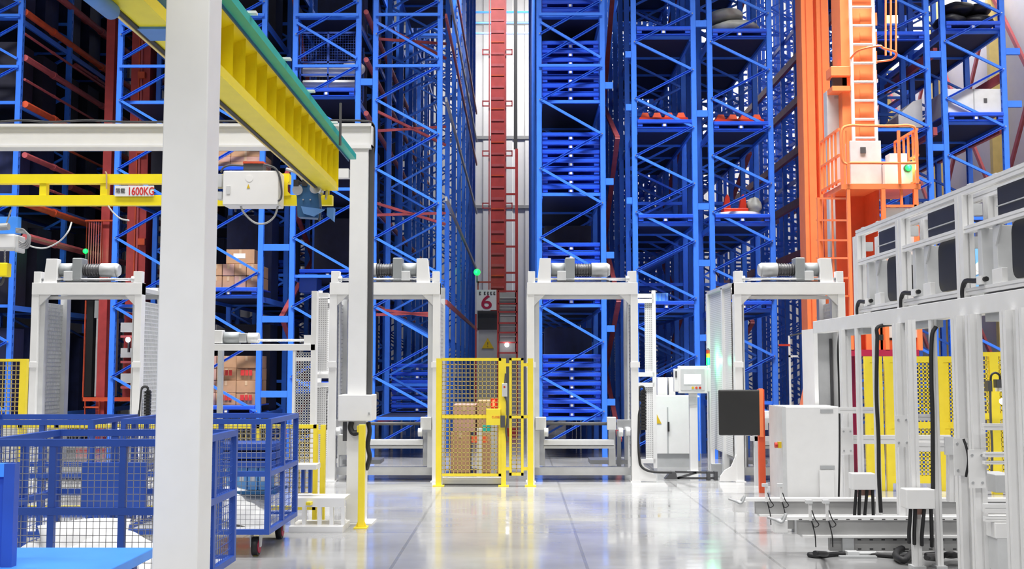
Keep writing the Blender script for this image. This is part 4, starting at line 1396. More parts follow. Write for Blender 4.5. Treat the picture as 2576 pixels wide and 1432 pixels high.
def pillow_sack(c, rx, ry, h, tilt, label, seed):
    """flat filled sack with pinched seams and creases"""
    rnd = random.Random(seed)
    n = 16
    ph = [rnd.uniform(0, 6.28) for _ in range(6)]
    vs_, fs_ = [], []
    for side in (1, -1):
        for j in range(n + 1):
            for i in range(n + 1):
                u, v = 2 * i / n - 1, 2 * j / n - 1
                k = max(0.0, (1 - abs(u) ** 2.6) * (1 - abs(v) ** 2.6)) ** 0.55
                w = 1 + 0.13 * math.sin(4 * u + ph[0]) + 0.1 * math.sin(5 * v + 3 * u + ph[1]) + 0.07 * math.sin(9 * u - 6 * v + ph[2])
                pin = 1 - 0.10 * (1 - abs(v) ** 2) * (1 if abs(u) > 0.9 else 0)
                vs_.append(Vector((u * rx * pin, v * ry * (1 - 0.08 * u * u), side * h * k * w * (1 if side > 0 else 0.6))))
    m_ = (n + 1) * (n + 1)
    for s_ in range(2):
        for j in range(n):
            for i in range(n):
                q = s_ * m_ + j * (n + 1) + i
                f = (q, q + 1, q + n + 2, q + n + 1)
                fs_.append(f if s_ == 0 else f[::-1])
    R = Matrix.Rotation(tilt[0], 3, 'X') @ Matrix.Rotation(tilt[1], 3, 'Y') @ Matrix.Rotation(tilt[2], 3, 'Z')
    mb_ = MB().add([R @ v + Vector(c) for v in vs_], fs_)
    o = mb_.build('sack', 'sack_white', smooth=True)
    for p in o.data.polygons:
        p.use_smooth = True
    return tag(o, label, 'sack', 'white sacks in the carts')


y = 7.35
for px, rx, zc, tilt, n in ((120, 0.30, 0.36, (0.1, -0.15, 0.2), 'far left'), (215, 0.30, 0.43, (0.75, 0.25, 0.3), 'heaped middle'), (320, 0.30, 0.385, (0.2, 0.35, -0.2), 'right')):
    pillow_sack((X(px, y, 1330), y, zc), rx, 0.24, 0.10, tilt, f'white sack inside the nearest blue cart, {n} one', px)
# half open blue container folded in the near cart
o = MB().box(X(215, 7.6), X(372, 7.6), 7.62, 7.66, 0.62, 0.98).build('blue_board', 'cart_blue')
tag(o, 'flat blue board standing inside the nearest cart', 'board')
y = 10.0
pillow_sack((cx2 - 0.36, y, 0.37), 0.24, 0.26, 0.10, (0.5, 0.45, 0.2), 'white sack in the cart with red-rimmed casters', 5)
for k in range(4):
    x = cx2 - 0.5 + 0.1 * k
    root = thing('folder_box', f'light blue storage box, {COL[k]} in the cart with red-rimmed casters', 'box', (x, 10.1, 0.5), 'light blue boxes in the cart')
    MB().box(x - 0.045, x + 0.045, 10.05, 10.3, 0.52, 0.72).build('box_body', 'banner_sky', root)
    MB().box(x - 0.02, x + 0.02, 10.045, 10.05, 0.6, 0.68).build('paper_label', 'sign_white', root)
o = MB().box(cx2 - 1.1, cx2 - 0.06, 9.95, 10.45, 0.49, 0.515).build('cart_shelf', 'hoist_blue')
tag(o, 'dark blue shelf board carrying the light blue boxes in the cart', 'shelf')
for k, z0 in enumerate((0.76, 0.84, 0.92)):
    o = MB().box(cx2 - 1.05, cx2 - 0.08, 10.0, 10.4, z0 - 0.035, z0 + 0.03).build('flat_tray', 'cart_blue', bevel=0.006)
    tag(o, f'flat blue tray in the cart, {["lowest", "middle", "top"][k]} of three stacked', 'tray', 'flat blue trays in the cart')

# blue platform table at the bottom left
ty0, ty1 = 3.9, 5.55
root = thing('platform_truck', 'bright blue flat-topped platform truck in the bottom left corner', 'truck', (-2.2, 4.8, 0))
xe = X(388, 5.55, 1385)
zt = Z(1379, ty1)
MB().box(-3.2, xe, ty0, ty1, zt - 0.05, zt).build('deck', 'cart_light', root, bevel=0.005)
for y in (4.1, 5.4):
    MB().box(xe - 0.1, xe - 0.05, y, y + 0.05, 0.16, zt - 0.05).build('leg', 'cart_blue', root)
    MB().box(-2.9, -2.85, y, y + 0.05, 0.16, zt - 0.05).build('leg', 'cart_blue', root)
    for x in (xe - 0.075, -2.875):
        MB().cyl((x - 0.02, y + 0.025, 0.08), (x + 0.02, y + 0.025, 0.08), 0.08, 18).build('wheel', 'black_rubber', root)
xq = X(33, 5.0, 1300)
zq = Z(1168, 5.0)
MB().box(xq - 0.05, xq, 5.0, 5.05, zt, zq).build('handle_post', 'cart_blue', root)
MB().box(xq - 0.8, xq - 0.05, 5.0, 5.05, zq - 0.06, zq).build('handle_bar', 'cart_light', root)
MB().box(xq - 0.8, xq - 0.05, 5.015, 5.035, zt, zq - 0.06).build('end_panel', 'rack_navy', root)

# ---------------------------------------------------------------- operator panel, cabinets
Y = 17.0
root = thing('operator_panel', 'white operator terminal with bright screen on a slim stand', 'control panel', (X(1743, Y), Y, 0))
MB().pbox(1708, 921, 1779, 990, Y, 0.12).build('housing', 'white_paint', root, bevel=0.01)
MB().pbox(1696, 928, 1710, 986, Y + 0.01, 0.1).build('side_grip', 'white_paint', root, bevel=0.01)
MB().pbox(1776, 928, 1788, 986, Y + 0.01, 0.1).build('side_grip', 'white_paint', root, bevel=0.01)
MB().pbox(1713, 929, 1772, 982, Y - 0.005, 0.006).build('bezel', 'light_grey', root)
MB().pbox(1721, 942, 1763, 967, Y - 0.009, 0.005).build('screen', 'screen', root)
for px, m in ((1743, 'warn_yellow'), (1752, 'orange_deep'), (1761, 'red_plastic')):
    c = P(px, 976, Y - 0.01)
    MB().cyl(c, c + Vector((0, 0.01, 0)), 0.02, 12).build('button', m, root)
MB().pbox(1699, 934, 1703, 950, Y + 0.004, 0.01).build('slot', 'dark_grey', root)
MB().box(X(1733, Y), X(1753, Y), Y + 0.04, Y + 0.14, 0.02, Z(990, Y)).build('stand', 'white_paint', root, bevel=0.005)
MB().box(X(1728, Y), X(1758, Y), Y - 0.02, Y + 0.2, 0, 0.02).build('foot', 'sign_white', root)
MB().pbox(1734, 998, 1752, 1018, Y + 0.03, 0.012).build('sticker', 'light_grey', root)
Y = 18.0
root = thing('electrical_cabinet', 'white electrical cabinet with yellow warning triangle behind the operator stand', 'cabinet', (X(1700, Y), Y, 0))
MB().pbox(1650, 996, 1760, 1142, Y, 0.5).build('cabinet_body', 'white_paint', root, bevel=0.006)
MB().box(X(1650, Y), X(1760, Y), Y + 0.02, Y + 0.5, 0, Z(1142, Y)).build('plinth', 'grey_paint', root)
MB().pbox(1679, 1025, 1681, 1142, Y - 0.003, 0.004).build('door_gap', 'grey_paint', root)
MB().pbox(1680, 1062, 1684, 1086, Y - 0.025, 0.03).build('handle', 'black_rubber', root)
a = [P(px, py, Y) for px, py in ((1650, 1066), (1664, 1066), (1652, 1042))]
MB().prism([(p.x, p.z) for p in a], Y - 0.006, Y - 0.002).build('warning_triangle', 'warn_yellow', root)
MB().pbox(1755, 1000, 1759, 1160, Y - 0.01, 0.012).build('edge_trim', 'rack_blue', root)
root = thing('relay_cabinet', 'grey relay cabinet behind the top of the electrical cabinet', 'cabinet', (X(1668, 18.7), 18.7, 0))
MB().box(X(1652, 18.7), X(1677, 18.7), 18.7, 18.9, 0, Z(950, 18.7)).build('cabinet_body', 'cream_paint', root, bevel=0.005)
MB().box(X(1681, 18.7), X(1697, 18.7), 18.7, 18.9, 0, Z(950, 18.7)).build('side_box', 'cream_paint', root, bevel=0.005)
# foot pedal frame on the floor
Y = 15.9
root = thing('floor_bracket', 'dark steel bracket lying on the floor between the two lifters', 'bracket', (X(1735, Y), Y, 0))
MB().prism([(X(1668, Y), 0.02), (X(1700, Y), 0.02), (X(1696, Y), 0.12), (X(1684, Y), 0.13)], Y, Y + 0.14).build('end_block', 'dark_grey', root)
MB().bar((X(1695, Y), Y + 0.05, 0.12), (X(1800, Y), Y + 0.05, 0.11), 0.03).build('upper_arm', 'dark_grey', root)
MB().bar((X(1698, Y), Y + 0.05, 0.03), (X(1800, Y), Y + 0.05, 0.03), 0.03).build('lower_arm', 'dark_grey', root)
MB().bar((X(1700, Y), Y + 0.05, 0.03), (X(1748, Y), Y + 0.05, 0.11), 0.03).build('diagonal', 'dark_grey', root)
for px in (1778, 1796):
    MB().box(X(px - 4, Y), X(px + 4, Y), Y, Y + 0.1, 0.0, 0.13).build('upright', 'dark_grey', root)
MB().pbox(1792, 1168, 1816, 1200, Y + 0.5, 0.1).build('junction_box', 'grey_paint', root)
# orange post with black panel
Y = 14.3
root = thing('panel_stand', 'black flat panel on an orange post, standing left of the white cabinet', 'screen stand', (X(1912, Y), Y, 0))
MB().box(X(1905, Y), X(1921, Y), Y + 0.04, Y + 0.1, 0, Z(980, Y)).build('post', 'orange_deep', root)
MB().pbox(1809, 981, 1914, 1096, Y, 0.035).build('panel', 'black_panel', root, bevel=0.02)
MB().pbox(1912, 978, 1919, 1100, Y - 0.003, 0.05).build('panel_edge', 'orange_paint', root)
# signal tower with green lamp
Y = 17.15
root = thing('signal_tower', 'slim signal tower with glowing green lamp beside the operator terminal', 'lamp', (X(1780, Y), Y, 0))
MB().cyl((X(1780, Y), Y, 0), (X(1780, Y), Y, Z(918, Y)), 0.014, 10).build('pole', 'light_grey', root)
for py0, py1, m, n in ((918, 900, 'green_lamp', 'green_lens'), (900, 890, 'warn_yellow', 'amber_lens'), (890, 881, 'red_plastic', 'red_lens')):
    MB().cyl((X(1780, Y), Y, Z(py0, Y)), (X(1780, Y), Y, Z(py1, Y)), 0.03, 14).build(n, m, root)
MB().cyl((X(1780, Y), Y, Z(881, Y)), (X(1780, Y), Y, Z(876, Y)), 0.03, 14, 0.012).build('cap', 'dark_grey', root)
l = bpy.data.lights.new('green_glow', 'POINT')
l.energy = 6
l.color = (0.15, 1.0, 0.55)
l.shadow_soft_size = 0.05
o = bpy.data.objects.new('green_glow', l)
C.objects.link(o)
o.location = P(1786, 908, Y - 0.12)

# white cabinets by the conveyor
Y = 13.55
root = thing('machine_cabinet', 'large white machine cabinet left of the aluminium conveyor frame', 'cabinet', (X(2040, Y), Y, 0))
MB().box(X(1964, Y), X(2112, Y), Y, Y + 0.7, 0.0, Z(1024, Y)).build('cabinet_body', 'white_paint', root, bevel=0.006)
MB().box(X(1962, Y), X(1972, Y), Y - 0.004, Y + 0.7, 0.0, Z(1024, Y)).build('corner_strip', 'light_grey', root)
MB().pbox(2064, 1030, 2096, 1039, Y - 0.01, 0.012).build('grip', 'grey_paint', root)
MB().pbox(2064, 1172, 2100, 1181, Y - 0.01, 0.012).build('grip', 'grey_paint', root)
MB().pbox(2063, 1184, 2098, 1252, Y - 0.05, 0.05).build('cover', 'white_paint', root, bevel=0.004)
es = MB().pbox(1958, 1112, 1966, 1128, Y - 0.03, 0.05).build('emergency_stop_box', 'warn_yellow', root)
c = P(1955, 1120, Y - 0.01)
MB().cyl(c - Vector((0.03, 0, 0)), c, 0.035, 12).build('stop_button', 'red_plastic', es)
Y = 14.3
tw = thing('tower_cabinet', 'tall white hollow tower cabinet behind the white machine cabinet', 'cabinet', (X(2085, Y), Y, 0))
x0, x1 = X(2046, Y), X(2118, Y)
zt = Z(833, Y)
MB().box(x0, x0 + 0.05, Y, Y + 0.6, 0, zt).build('side_sheet', 'white_paint', tw)
MB().box(x1 - 0.05, x1, Y, Y + 0.6, 0, zt).build('side_sheet', 'white_paint', tw)
MB().box(x0 + 0.05, x1 - 0.05, Y + 0.3, Y + 0.34, 0, zt).build('back_sheet', 'light_grey', tw)
MB().box(x0, x1, Y, Y + 0.6, zt, zt + 0.03).build('lid', 'white_paint', tw)
MB().box(x1 - 0.09, x1 - 0.06, Y + 0.27, Y + 0.3, 0.6, zt - 0.1).build('dark_strip', 'dark_grey', tw)
# white barrier arm stand behind the cabinet
Y = 15.0
root = thing('barrier_stand', 'slim white stand with red arm behind the machine cabinet', 'stand', (X(1985, Y), Y, 0))
MB().box(X(1983, Y), X(1987, Y), Y, Y + 0.03, 0, Z(845, Y)).build('pole', 'white_paint', root)
MB().box(X(1983, Y), X(2006, Y), Y, Y + 0.03, Z(899, Y), Z(894, Y)).build('arm', 'white_paint', root)
MB().box(X(1958, Y), X(1986, Y), Y - 0.01, Y + 0.02, Z(871, Y), Z(866, Y)).build('red_arm', 'red_plastic', root)
MB().bar(P(1986, 845, Y), P(2050, 832, Y), 0.02).build('boom', 'dark_grey', root)
Y = 15.2
root = thing('roller_table', 'grey roller conveyor table behind the black panel', 'conveyor', (X(1945, Y), Y, 0))
for py in (1052, 1098):
    MB().pbox(1890, py, 1975, py + 12, Y, 0.08).build('rail', 'light_grey', root)
MB().box(X(1950, Y), X(1960, Y), Y, Y + 0.08, 0, Z(1052, Y)).build('leg', 'light_grey', root)
MB().box(X(1893, Y), X(1902, Y), Y, Y + 0.08, 0, Z(1052, Y)).build('leg', 'light_grey', root)
MB().pbox(1925, 1036, 1962, 1053, Y + 0.1, 0.3).build('drive_cover', 'white_paint', root)
# ---------------------------------------------------------------- aluminium conveyor frame at the right


def profile(b, p, q, w, h=None, up=(0, 0, 1)):
    """grooved aluminium extrusion between p and q added to builder b"""
    h = h or w
    p, q = Vector(p), Vector(q)
    t = (q - p).normalized()
    a = t.cross(Vector(up))
    if a.length < 1e-4:
        a = t.cross(Vector((0, 1, 0)))
    a.normalize()
    c = a.cross(t)
    g, dp = 0.16, 0.22
    poly = []
    for (sx, sy) in ((-1, -1), (1, -1), (1, 1), (-1, 1)):
        nx, ny = -sy, sx      # walking direction along the side that starts here
        # corner, groove start, groove in, groove in end, groove end
        poly.append((sx, sy))
        ix, iy = (0, -sy) if sx * sy > 0 else (-sx, 0)
        dirx, diry = ((1, 0) if (sx, sy) == (-1, -1) else (0, 1) if (sx, sy) == (1, -1) else (-1, 0) if (sx, sy) == (1, 1) else (0, -1))
        inx, iny = -diry, dirx
        for k, d in ((1 - g, 0), (1 - g, dp), (1 + g, dp), (1 + g, 0)):
            poly.append((sx + dirx * k + inx * d, sy + diry * k + iny * d))
    pts = [a * (x * w / 2) + c * (y * h / 2) for x, y in poly]
    n = len(pts)
    vs_ = [p + v for v in pts] + [q + v for v in pts]
    fs_ = [(i, (i + 1) % n, n + (i + 1) % n, n + i) for i in range(n)] + [tuple(reversed(range(n))), tuple(range(n, 2 * n))]
    return b.add(vs_, fs_)


def prof(name, p, q, w, parent, h=None, m='aluminium', up=(0, 0, 1)):
    b = MB()
    profile(b, p, q, w, h, up)
    return b.build(name, m, parent)


BX = 3.50
bt, bb = 2.19, 2.05
root = thing('lower_frame', 'white and aluminium conveyor frame with tall posts along the right edge', 'machine frame', (BX, 9.5, 0))
MB().box(BX - 0.05, BX + 0.09, 6.6, 12.6, bb, bt).build('top_beam', 'white_paint', root, bevel=0.004)
MB().box(BX - 0.05, BX + 0.09, 12.6, 12.612, bb, bt).build('end_cap', 'light_grey', root)


def fpost(px, Y, w, name='post', m='aluminium', x=None, z0=0.02, z1=bb, foot=True):
    x = X(px, Y, 1100) if x is None else x
    prof(name, (x, Y, z0), (x, Y, z1), w, root, m=m, up=(0, 1, 0))
    if foot:
        MB().box(x - w / 2 - 0.02, x + w / 2 + 0.02, Y - w / 2 - 0.03, Y + w / 2 + 0.03, 0, 0.02).build('foot', 'light_grey', root)
    return x


fpost(2131, 11.45, 0.10, m='white_paint')
fpost(2164, 11.0, 0.05)
fpost(2207, 10.3, 0.045)
fpost(2270, 9.75, 0.10, m='aluminium')
xa = fpost(2298, 9.05, 0.065, m='white_paint')
xb_ = fpost(2354, 9.05, 0.05, m='white_paint')
fpost(2425, 8.35, 0.11)
fpost(2458, 8.1, 0.09)
fpost(2548, 7.5, 0.09, m='white_paint')
fpost(2590, 7.2, 0.09)
# rungs between posts
for x0, y0, x1, y1, Yd in ((2285, 1042, 2360, 1058, 9.1), (2110, 1025, 2205, 1040, 11.2), (2472, 1066, 2552, 1082, 7.9), (2475, 1138, 2552, 1150, 7.95), (2475, 1160, 2552, 1168, 7.95), (2475, 1268, 2552, 1290, 7.95), (2476, 1300, 2552, 1312, 7.95)):
    a, b_ = P(x0, (y0 + y1) / 2, Yd), P(x1, (y0 + y1) / 2, Yd)
    prof('rung', a, b_, 0.05, root, (y1 - y0) * Yd / 2700, 'aluminium')
# cross rails behind the posts
prof('cross_rail', P(2120, 1106, 11.5), P(2390, 1106, 11.5), 0.06, root, 0.09)
prof('cross_rail', P(2280, 1124, 10.6), P(2400, 1124, 10.6), 0.06, root, 0.09)
prof('cross_post', P(2396, 1112, 10.6), P(2396, 1262, 10.6), 0.09, root, up=(0, 1, 0))
a = P(2398, 1122, 10.58)
MB().prism([(a.x - 0.11, a.z - 0.08), (a.x + 0.11, a.z - 0.08), (a.x + 0.11, a.z + 0.03), (a.x + 0.06, a.z + 0.09), (a.x - 0.11, a.z + 0.09)], 10.5, 10.53).build('corner_plate', 'light_grey', root)
# under-beam reinforcement plates
for px, Yd in ((2165, 11.2), (2320, 9.4), (2520, 7.7)):
    c = P(px, 800, Yd)
    MB().box(BX - 0.03, BX + 0.07, Yd - 0.35, Yd + 0.3, bb - 0.06, bb).build('stiffener', 'grey_paint', root)
# joint plates with bolts on the thick posts
for px, py, Yd in ((2420, 1150, 8.25), (2458, 1180, 8.0), (2131, 1110, 11.3), (2270, 1085, 9.6)):
    c = P(px, py, Yd)
    pl = MB().box(c.x - 0.06, c.x + 0.06, Yd, Yd + 0.012, c.z - 0.14, c.z + 0.14).build('joint_plate', 'white_paint', root)
    for dx in (-0.035, 0.035):
        for dz in (-0.1, 0.1):
            MB().cyl((c.x + dx, Yd - 0.008, c.z + dz), (c.x + dx, Yd, c.z + dz), 0.01, 8).build('bolt', 'grey_paint', pl)
# junction boxes with black hoses
for px0, px1, py0, py1, Yd in ((2146, 2203, 1192, 1233, 10.7), (2281, 2352, 1232, 1281, 9.0)):
    jb = MB().pbox(px0, py0, px1, py1, Yd - 0.14, 0.14).build('junction_box', 'white_paint', root, bevel=0.006)
    for k, (f, dx) in enumerate(((0.14, -4), (0.3, -2), (0.62, -6), (0.86, 2))):
        px = px0 + (px1 - px0) * f
        MB().tube([P(px, py1, Yd - 0.07), P(px + dx * 0.4, py1 + 25, Yd - 0.07), P(px + dx, py1 + 55 + 6 * k, Yd - 0.05), P(px + dx, py1 + 85 + 3 * k, Yd)], 0.016).build('hose', 'black_rubber', jb)
    MB().pbox(px0 + 22, py1, px0 + 46, py1 + 14, Yd - 0.05, 0.05).build('label_tag', 'carton_pink', jb)
# long black cables down the posts
for pts in (((2262, 815), (2210, 822), (2207, 850), (2206, 900), (2205, 1000), (2210, 1100), (2211, 1200), (2216, 1290)),
            ((2355, 822), (2344, 850), (2343, 960), (2346, 1050), (2347, 1230)),
            ((2112, 830), (2108, 880), (2110, 950), (2112, 1050), (2112, 1150), (2110, 1250))):
    Yd = {2262: 10.2, 2355: 9.0, 2112: 11.7}[pts[0][0]]
    MB().tube([P(px, py, Yd) for px, py in pts], 0.018 if pts[0][0] != 2112 else 0.011).build('cable', 'black_rubber', root)
MB().tube([P(2424, 1105, 8.2), P(2432, 1130, 8.18), P(2436, 1160, 8.18), P(2430, 1200, 8.2)], 0.01).build('cable', 'black_rubber', root)
MB().pbox(2505, 1195, 2556, 1240, 8.6, 0.3).build('drive_box', 'light_grey', root, bevel=0.005)
MB().pbox(2505, 1316, 2556, 1356, 7.9, 0.3).build('drive_box', 'white_paint', root, bevel=0.005)
MB().pbox(2512, 1356, 2560, 1440, 7.9, 0.3).build('pedestal', 'light_grey', root)

# upper aluminium gantry with smoked panels
UX = 3.90
zt0, zm0, zl0 = 3.15, 2.84, 2.30
root = thing('scanner_gantry', 'aluminium profile gantry with smoked panels above the right conveyor frame', 'scanner frame', (UX, 10, 2.2))
ypost = [12.25, 10.85, 9.35, 7.95]
for yy in ypost:
    prof('post', (UX, yy, bt), (UX, yy, zt0), 0.1, root, 0.16, up=(0, 1, 0))
    prof('rear_post', (UX + 0.26, yy + 0.05, bt), (UX + 0.26, yy + 0.05, zt0), 0.1, root, up=(0, 1, 0))
    for z in (bt + 0.08, zm0 - 0.1, zt0 - 0.12):
        MB().box(UX + 0.05, UX + 0.15, yy - 0.03, yy + 0.03, z - 0.05, z + 0.05).build('bracket', 'light_grey', root)
    MB().box(UX - 0.06, UX + 0.32, yy - 0.1, yy + 0.12, bt - 0.01, bt + 0.015).build('foot_plate', 'light_grey', root)
for z, hh, nm in ((zt0 + 0.03, 0.07, 'top_rail'), (zm0, 0.06, 'mid_rail'), (zl0, 0.06, 'low_rail')):
    for i in range(3):
        prof(nm, (UX, ypost[i + 1], z), (UX, ypost[i], z), 0.08, root, hh)
        if nm != 'mid_rail':
            prof(nm, (UX + 0.26, ypost[i + 1], z), (UX + 0.26, ypost[i], z), 0.08, root, hh)
    prof(nm, (UX, 7.0, z), (UX, ypost[3], z), 0.08, root, hh)
for i in range(4):
    ya = ypost[i]
    yb = ypost[i + 1] if i < 3 else 6.9
    MB().box(UX + 0.02, UX + 0.035, yb + 0.06, ya - 0.62, zm0 + 0.05, zt0 - 0.03).build('smoked_panel', 'smoked_glass', root)
    MB().box(UX + 0.005, UX + 0.02, yb + 0.06, ya - 0.62, zm0 + 0.12, zm0 + 0.128).build('panel_strip', 'light_grey', root)
    # scanner module: two cheek plates and dark curved screen
    for k, dy in enumerate((0.38, 0.62)):
        MB().prism([(ya - dy - 0.04, zl0 + 0.03), (ya - dy + 0.06, zl0 + 0.03), (ya - dy + 0.05, zm0 - 0.03), (ya - dy - 0.02, zm0 - 0.03)], UX - 0.03 + 0.02 * k, UX + 0.25, 'x').build('cheek_plate', 'light_grey', root, bevel=0.004)
    MB().prism([(ya - 0.62, zm0 - 0.04), (ya - 0.74, zm0 - 0.04), (ya - 0.64, zm0 - 0.2)], UX - 0.02, UX - 0.005, 'x').build('gusset', 'light_grey', root)
    MB().box(UX - 0.03, UX + 0.02, ya - 0.76, ya - 0.58, zl0 + 0.03, zl0 + 0.15).build('motor_mount', 'white_paint', root, bevel=0.004)
    r0, r1, q0, q1, rc = yb + 0.08, ya - 0.82, zl0 + 0.05, zm0 - 0.03, 0.09
    pts = []
    for cy_, cz_, a0 in ((r0 + rc, q0 + rc, PI), (r1 - rc, q0 + rc, 1.5 * PI), (r1 - rc, q1 - rc, 0), (r0 + rc, q1 - rc, 0.5 * PI)):
        pts += [(cy_ + rc * math.cos(a0 + PI / 2 * j / 5), cz_ + rc * math.sin(a0 + PI / 2 * j / 5)) for j in range(6)]
    MB().prism(pts, UX + 0.03, UX + 0.12, 'x').build('roller_screen', 'black_panel', root)
    MB().tube([(UX - 0.05, ya - 0.06, bt - 0.02), (UX - 0.055, ya - 0.05, bt + 0.12), (UX - 0.055, ya - 0.12, zl0 + 0.09), (UX - 0.05, ya - 0.3, zl0 + 0.08), (UX - 0.04, ya - 0.5, zl0 + 0.08)], 0.022).build('hose', 'black_rubber', root)
    MB().box(UX - 0.07, UX - 0.04, ya - 0.47, ya - 0.37, zl0 + 0.04, zl0 + 0.11).build('hose_clamp', 'sign_white', root)
    MB().box(UX - 0.02, UX + 0.05, yb + 0.15, ya - 0.4, zl0 - 0.07, zl0 - 0.035).build('cable_tray', 'dark_grey', root)
    for k in range(2):
        MB().box(UX + 0.0, UX + 0.06, ya - 0.14 - 0.5 * k, ya - 0.08 - 0.5 * k, zt0 + 0.065, zt0 + 0.09).build('top_clip', 'light_grey', root)

# low conveyor beams lying across in front of the machine
for Yd, px0, py0, py1, nm, n_ in ((10.95, 1872, 1254, 1294, 'rear', 14), (9.65, 1975, 1300, 1346, 'front', 20)):
    x0 = X(px0, Yd, py0)
    zt = Z(py0, Yd)
    zb = Z(py1, Yd)
    root = thing('conveyor_beam', f'long low aluminium conveyor beam on the floor at right, {nm} one', 'conveyor', (x0 + 1.5, Yd, 0), 'low conveyor beams')
    MB().box(x0, x0 + 3.2, Yd, Yd + 0.1, zt - 0.03, zt).build('top_flange', 'sign_white', root)
    MB().box(x0 + 0.12, x0 + 3.2, Yd + 0.02, Yd + 0.08, zb, zt - 0.03).build('web', 'grey_mid', root)
    MB().box(x0 + 0.15, x0 + 3.2, Yd - 0.02, Yd + 0.1, zb - 0.02, zb).build('bottom_flange', 'aluminium', root)
    MB().box(x0 + 0.4, x0 + 3.2, Yd + 0.03, Yd + 0.09, 0.03, zb - 0.02).build('lower_web', 'grey_mid', root)
    if nm == 'front':
        for k in range(n_):
            xx = x0 + 0.12 + 0.105 * k
            MB().box(xx, xx + 0.03, Yd - 0.002, Yd + 0.0, zt - 0.026, zt - 0.018).build('slot', 'black_rubber', root)
            if k > 3:
                MB().box(xx, xx + 0.03, Yd + 0.026, Yd + 0.031, zb - 0.05, zb - 0.04).build('slot', 'black_rubber', root)
                MB().box(xx, xx + 0.03, Yd + 0.026, Yd + 0.031, zb - 0.13, zb - 0.12).build('slot', 'black_rubber', root)
    for k in range(3):
        MB().box(x0 + 0.5 + 1.2 * k, x0 + 0.6 + 1.2 * k, Yd - 0.01, Yd + 0.12, 0, zb - 0.02).build('foot', 'grey_paint', root)
    MB().box(x0 - 0.10, x0 + 0.02, Yd - 0.01, Yd + 0.1, zb + 0.02, zt - 0.03).build('end_bracket', 'white_paint', root, bevel=0.004)
    # sensors on little stalks
    for k in range(2):
        c = Vector((x0 + 0.22 + 0.15 * k, Yd - 0.02, zt))
        st = MB().box(c.x - 0.012, c.x + 0.012, c.y, c.y + 0.02, c.z - 0.03, c.z + 0.14).build('sensor_stalk', 'sign_white', root)
        MB().box(c.x - 0.04, c.x + 0.015, c.y - 0.02, c.y + 0.03, c.z + 0.12, c.z + 0.15).build('sensor_head', 'light_grey', st)
        MB().tube([c + Vector((0.01, -0.01, 0.06)), c + Vector((0.03, -0.03, -0.01)), c + Vector((0.06, -0.04, -0.06)), c + Vector((0.02, -0.04, -0.08)), c + Vector((0.0, -0.03, -0.03)), c + Vector((0.03, -0.02, -0.15)), c + Vector((0.04, 0.0, -0.26))], 0.005).build('sensor_wire', 'black_rubber', st)
    c = Vector((x0 - 0.04, Yd - 0.02, zt - 0.02))
    MB().tube([c, c + Vector((0.04, -0.02, 0.05)), c + Vector((0.0, -0.03, -0.02)), c + Vector((-0.06, -0.02, 0.0)), c + Vector((-0.12, 0, 0.02))], 0.012).build('pneumatic_line', 'grey_paint', root)
# floor cables
pts = [P(1945, 1365, 9.2), P(2030, 1378, 9.2)]


def fl(px, py, h=0.02):
    d = RM @ Vector((px - IW / 2, -(py - IH / 2), -FPX))
    k = (h - CAM.z) / d.z
    return CAM + d * k


o = MB().tube([fl(2050, 1392, 0.14), fl(2078, 1394, 0.10), fl(2066, 1396, 0.03), fl(2035, 1396), fl(2060, 1399), fl(2110, 1394), fl(2200, 1396), fl(2262, 1400), fl(2300, 1396)], 0.022).build('floor_cable', 'black_rubber', smooth=True)
tag(o, 'thick black cable snaking on the floor in front of the low conveyor beams', 'cable')
o = MB().tube([fl(2296, 1372, 0.04), fl(2262, 1384, 0.05), fl(2254, 1400, 0.04), fl(2275, 1410, 0.04), fl(2292, 1394, 0.05), fl(2310, 1380, 0.05)], 0.03).build('corrugated_hose', 'black_rubber', smooth=True)
tag(o, 'short looped black hose at the foot of the thin white posts', 'hose')
for i in range(5):
    o = MB().tube([fl(2330, 1396 + 2 * i, 0.04 + 0.02 * i), fl(2360, 1394 + 3 * i, 0.08 - 0.01 * i), fl(2390, 1400 - 2 * i, 0.04 + 0.02 * i), fl(2425, 1396 + 2 * i, 0.06), fl(2470, 1400 + 2 * i, 0.05), fl(2530, 1402, 0.06)], 0.02).build('cable_bundle_strand', 'black_rubber', smooth=True)
    tag(o, 'black cable of the tangled bundle on the floor behind the right posts', 'cable', 'tangled black cables')
root = thing('floor_clamp', 'small grey steel clamp lying on the floor in front of the conveyor beam', 'clamp', fl(2170, 1405))
c = fl(2170, 1405, 0.0)
MB().box(c.x - 0.2, c.x + 0.12, c.y - 0.02, c.y + 0.03, 0.0, 0.02).build('plate', 'grey_paint', root)
MB().box(c.x - 0.12, c.x - 0.02, c.y + 0.02, c.y + 0.12, 0.0, 0.05).build('jaw', 'light_grey', root)
MB().cyl((c.x - 0.02, c.y + 0.07, 0.03), (c.x + 0.14, c.y + 0.07, 0.03), 0.02, 10).build('screw', 'light_grey', root)

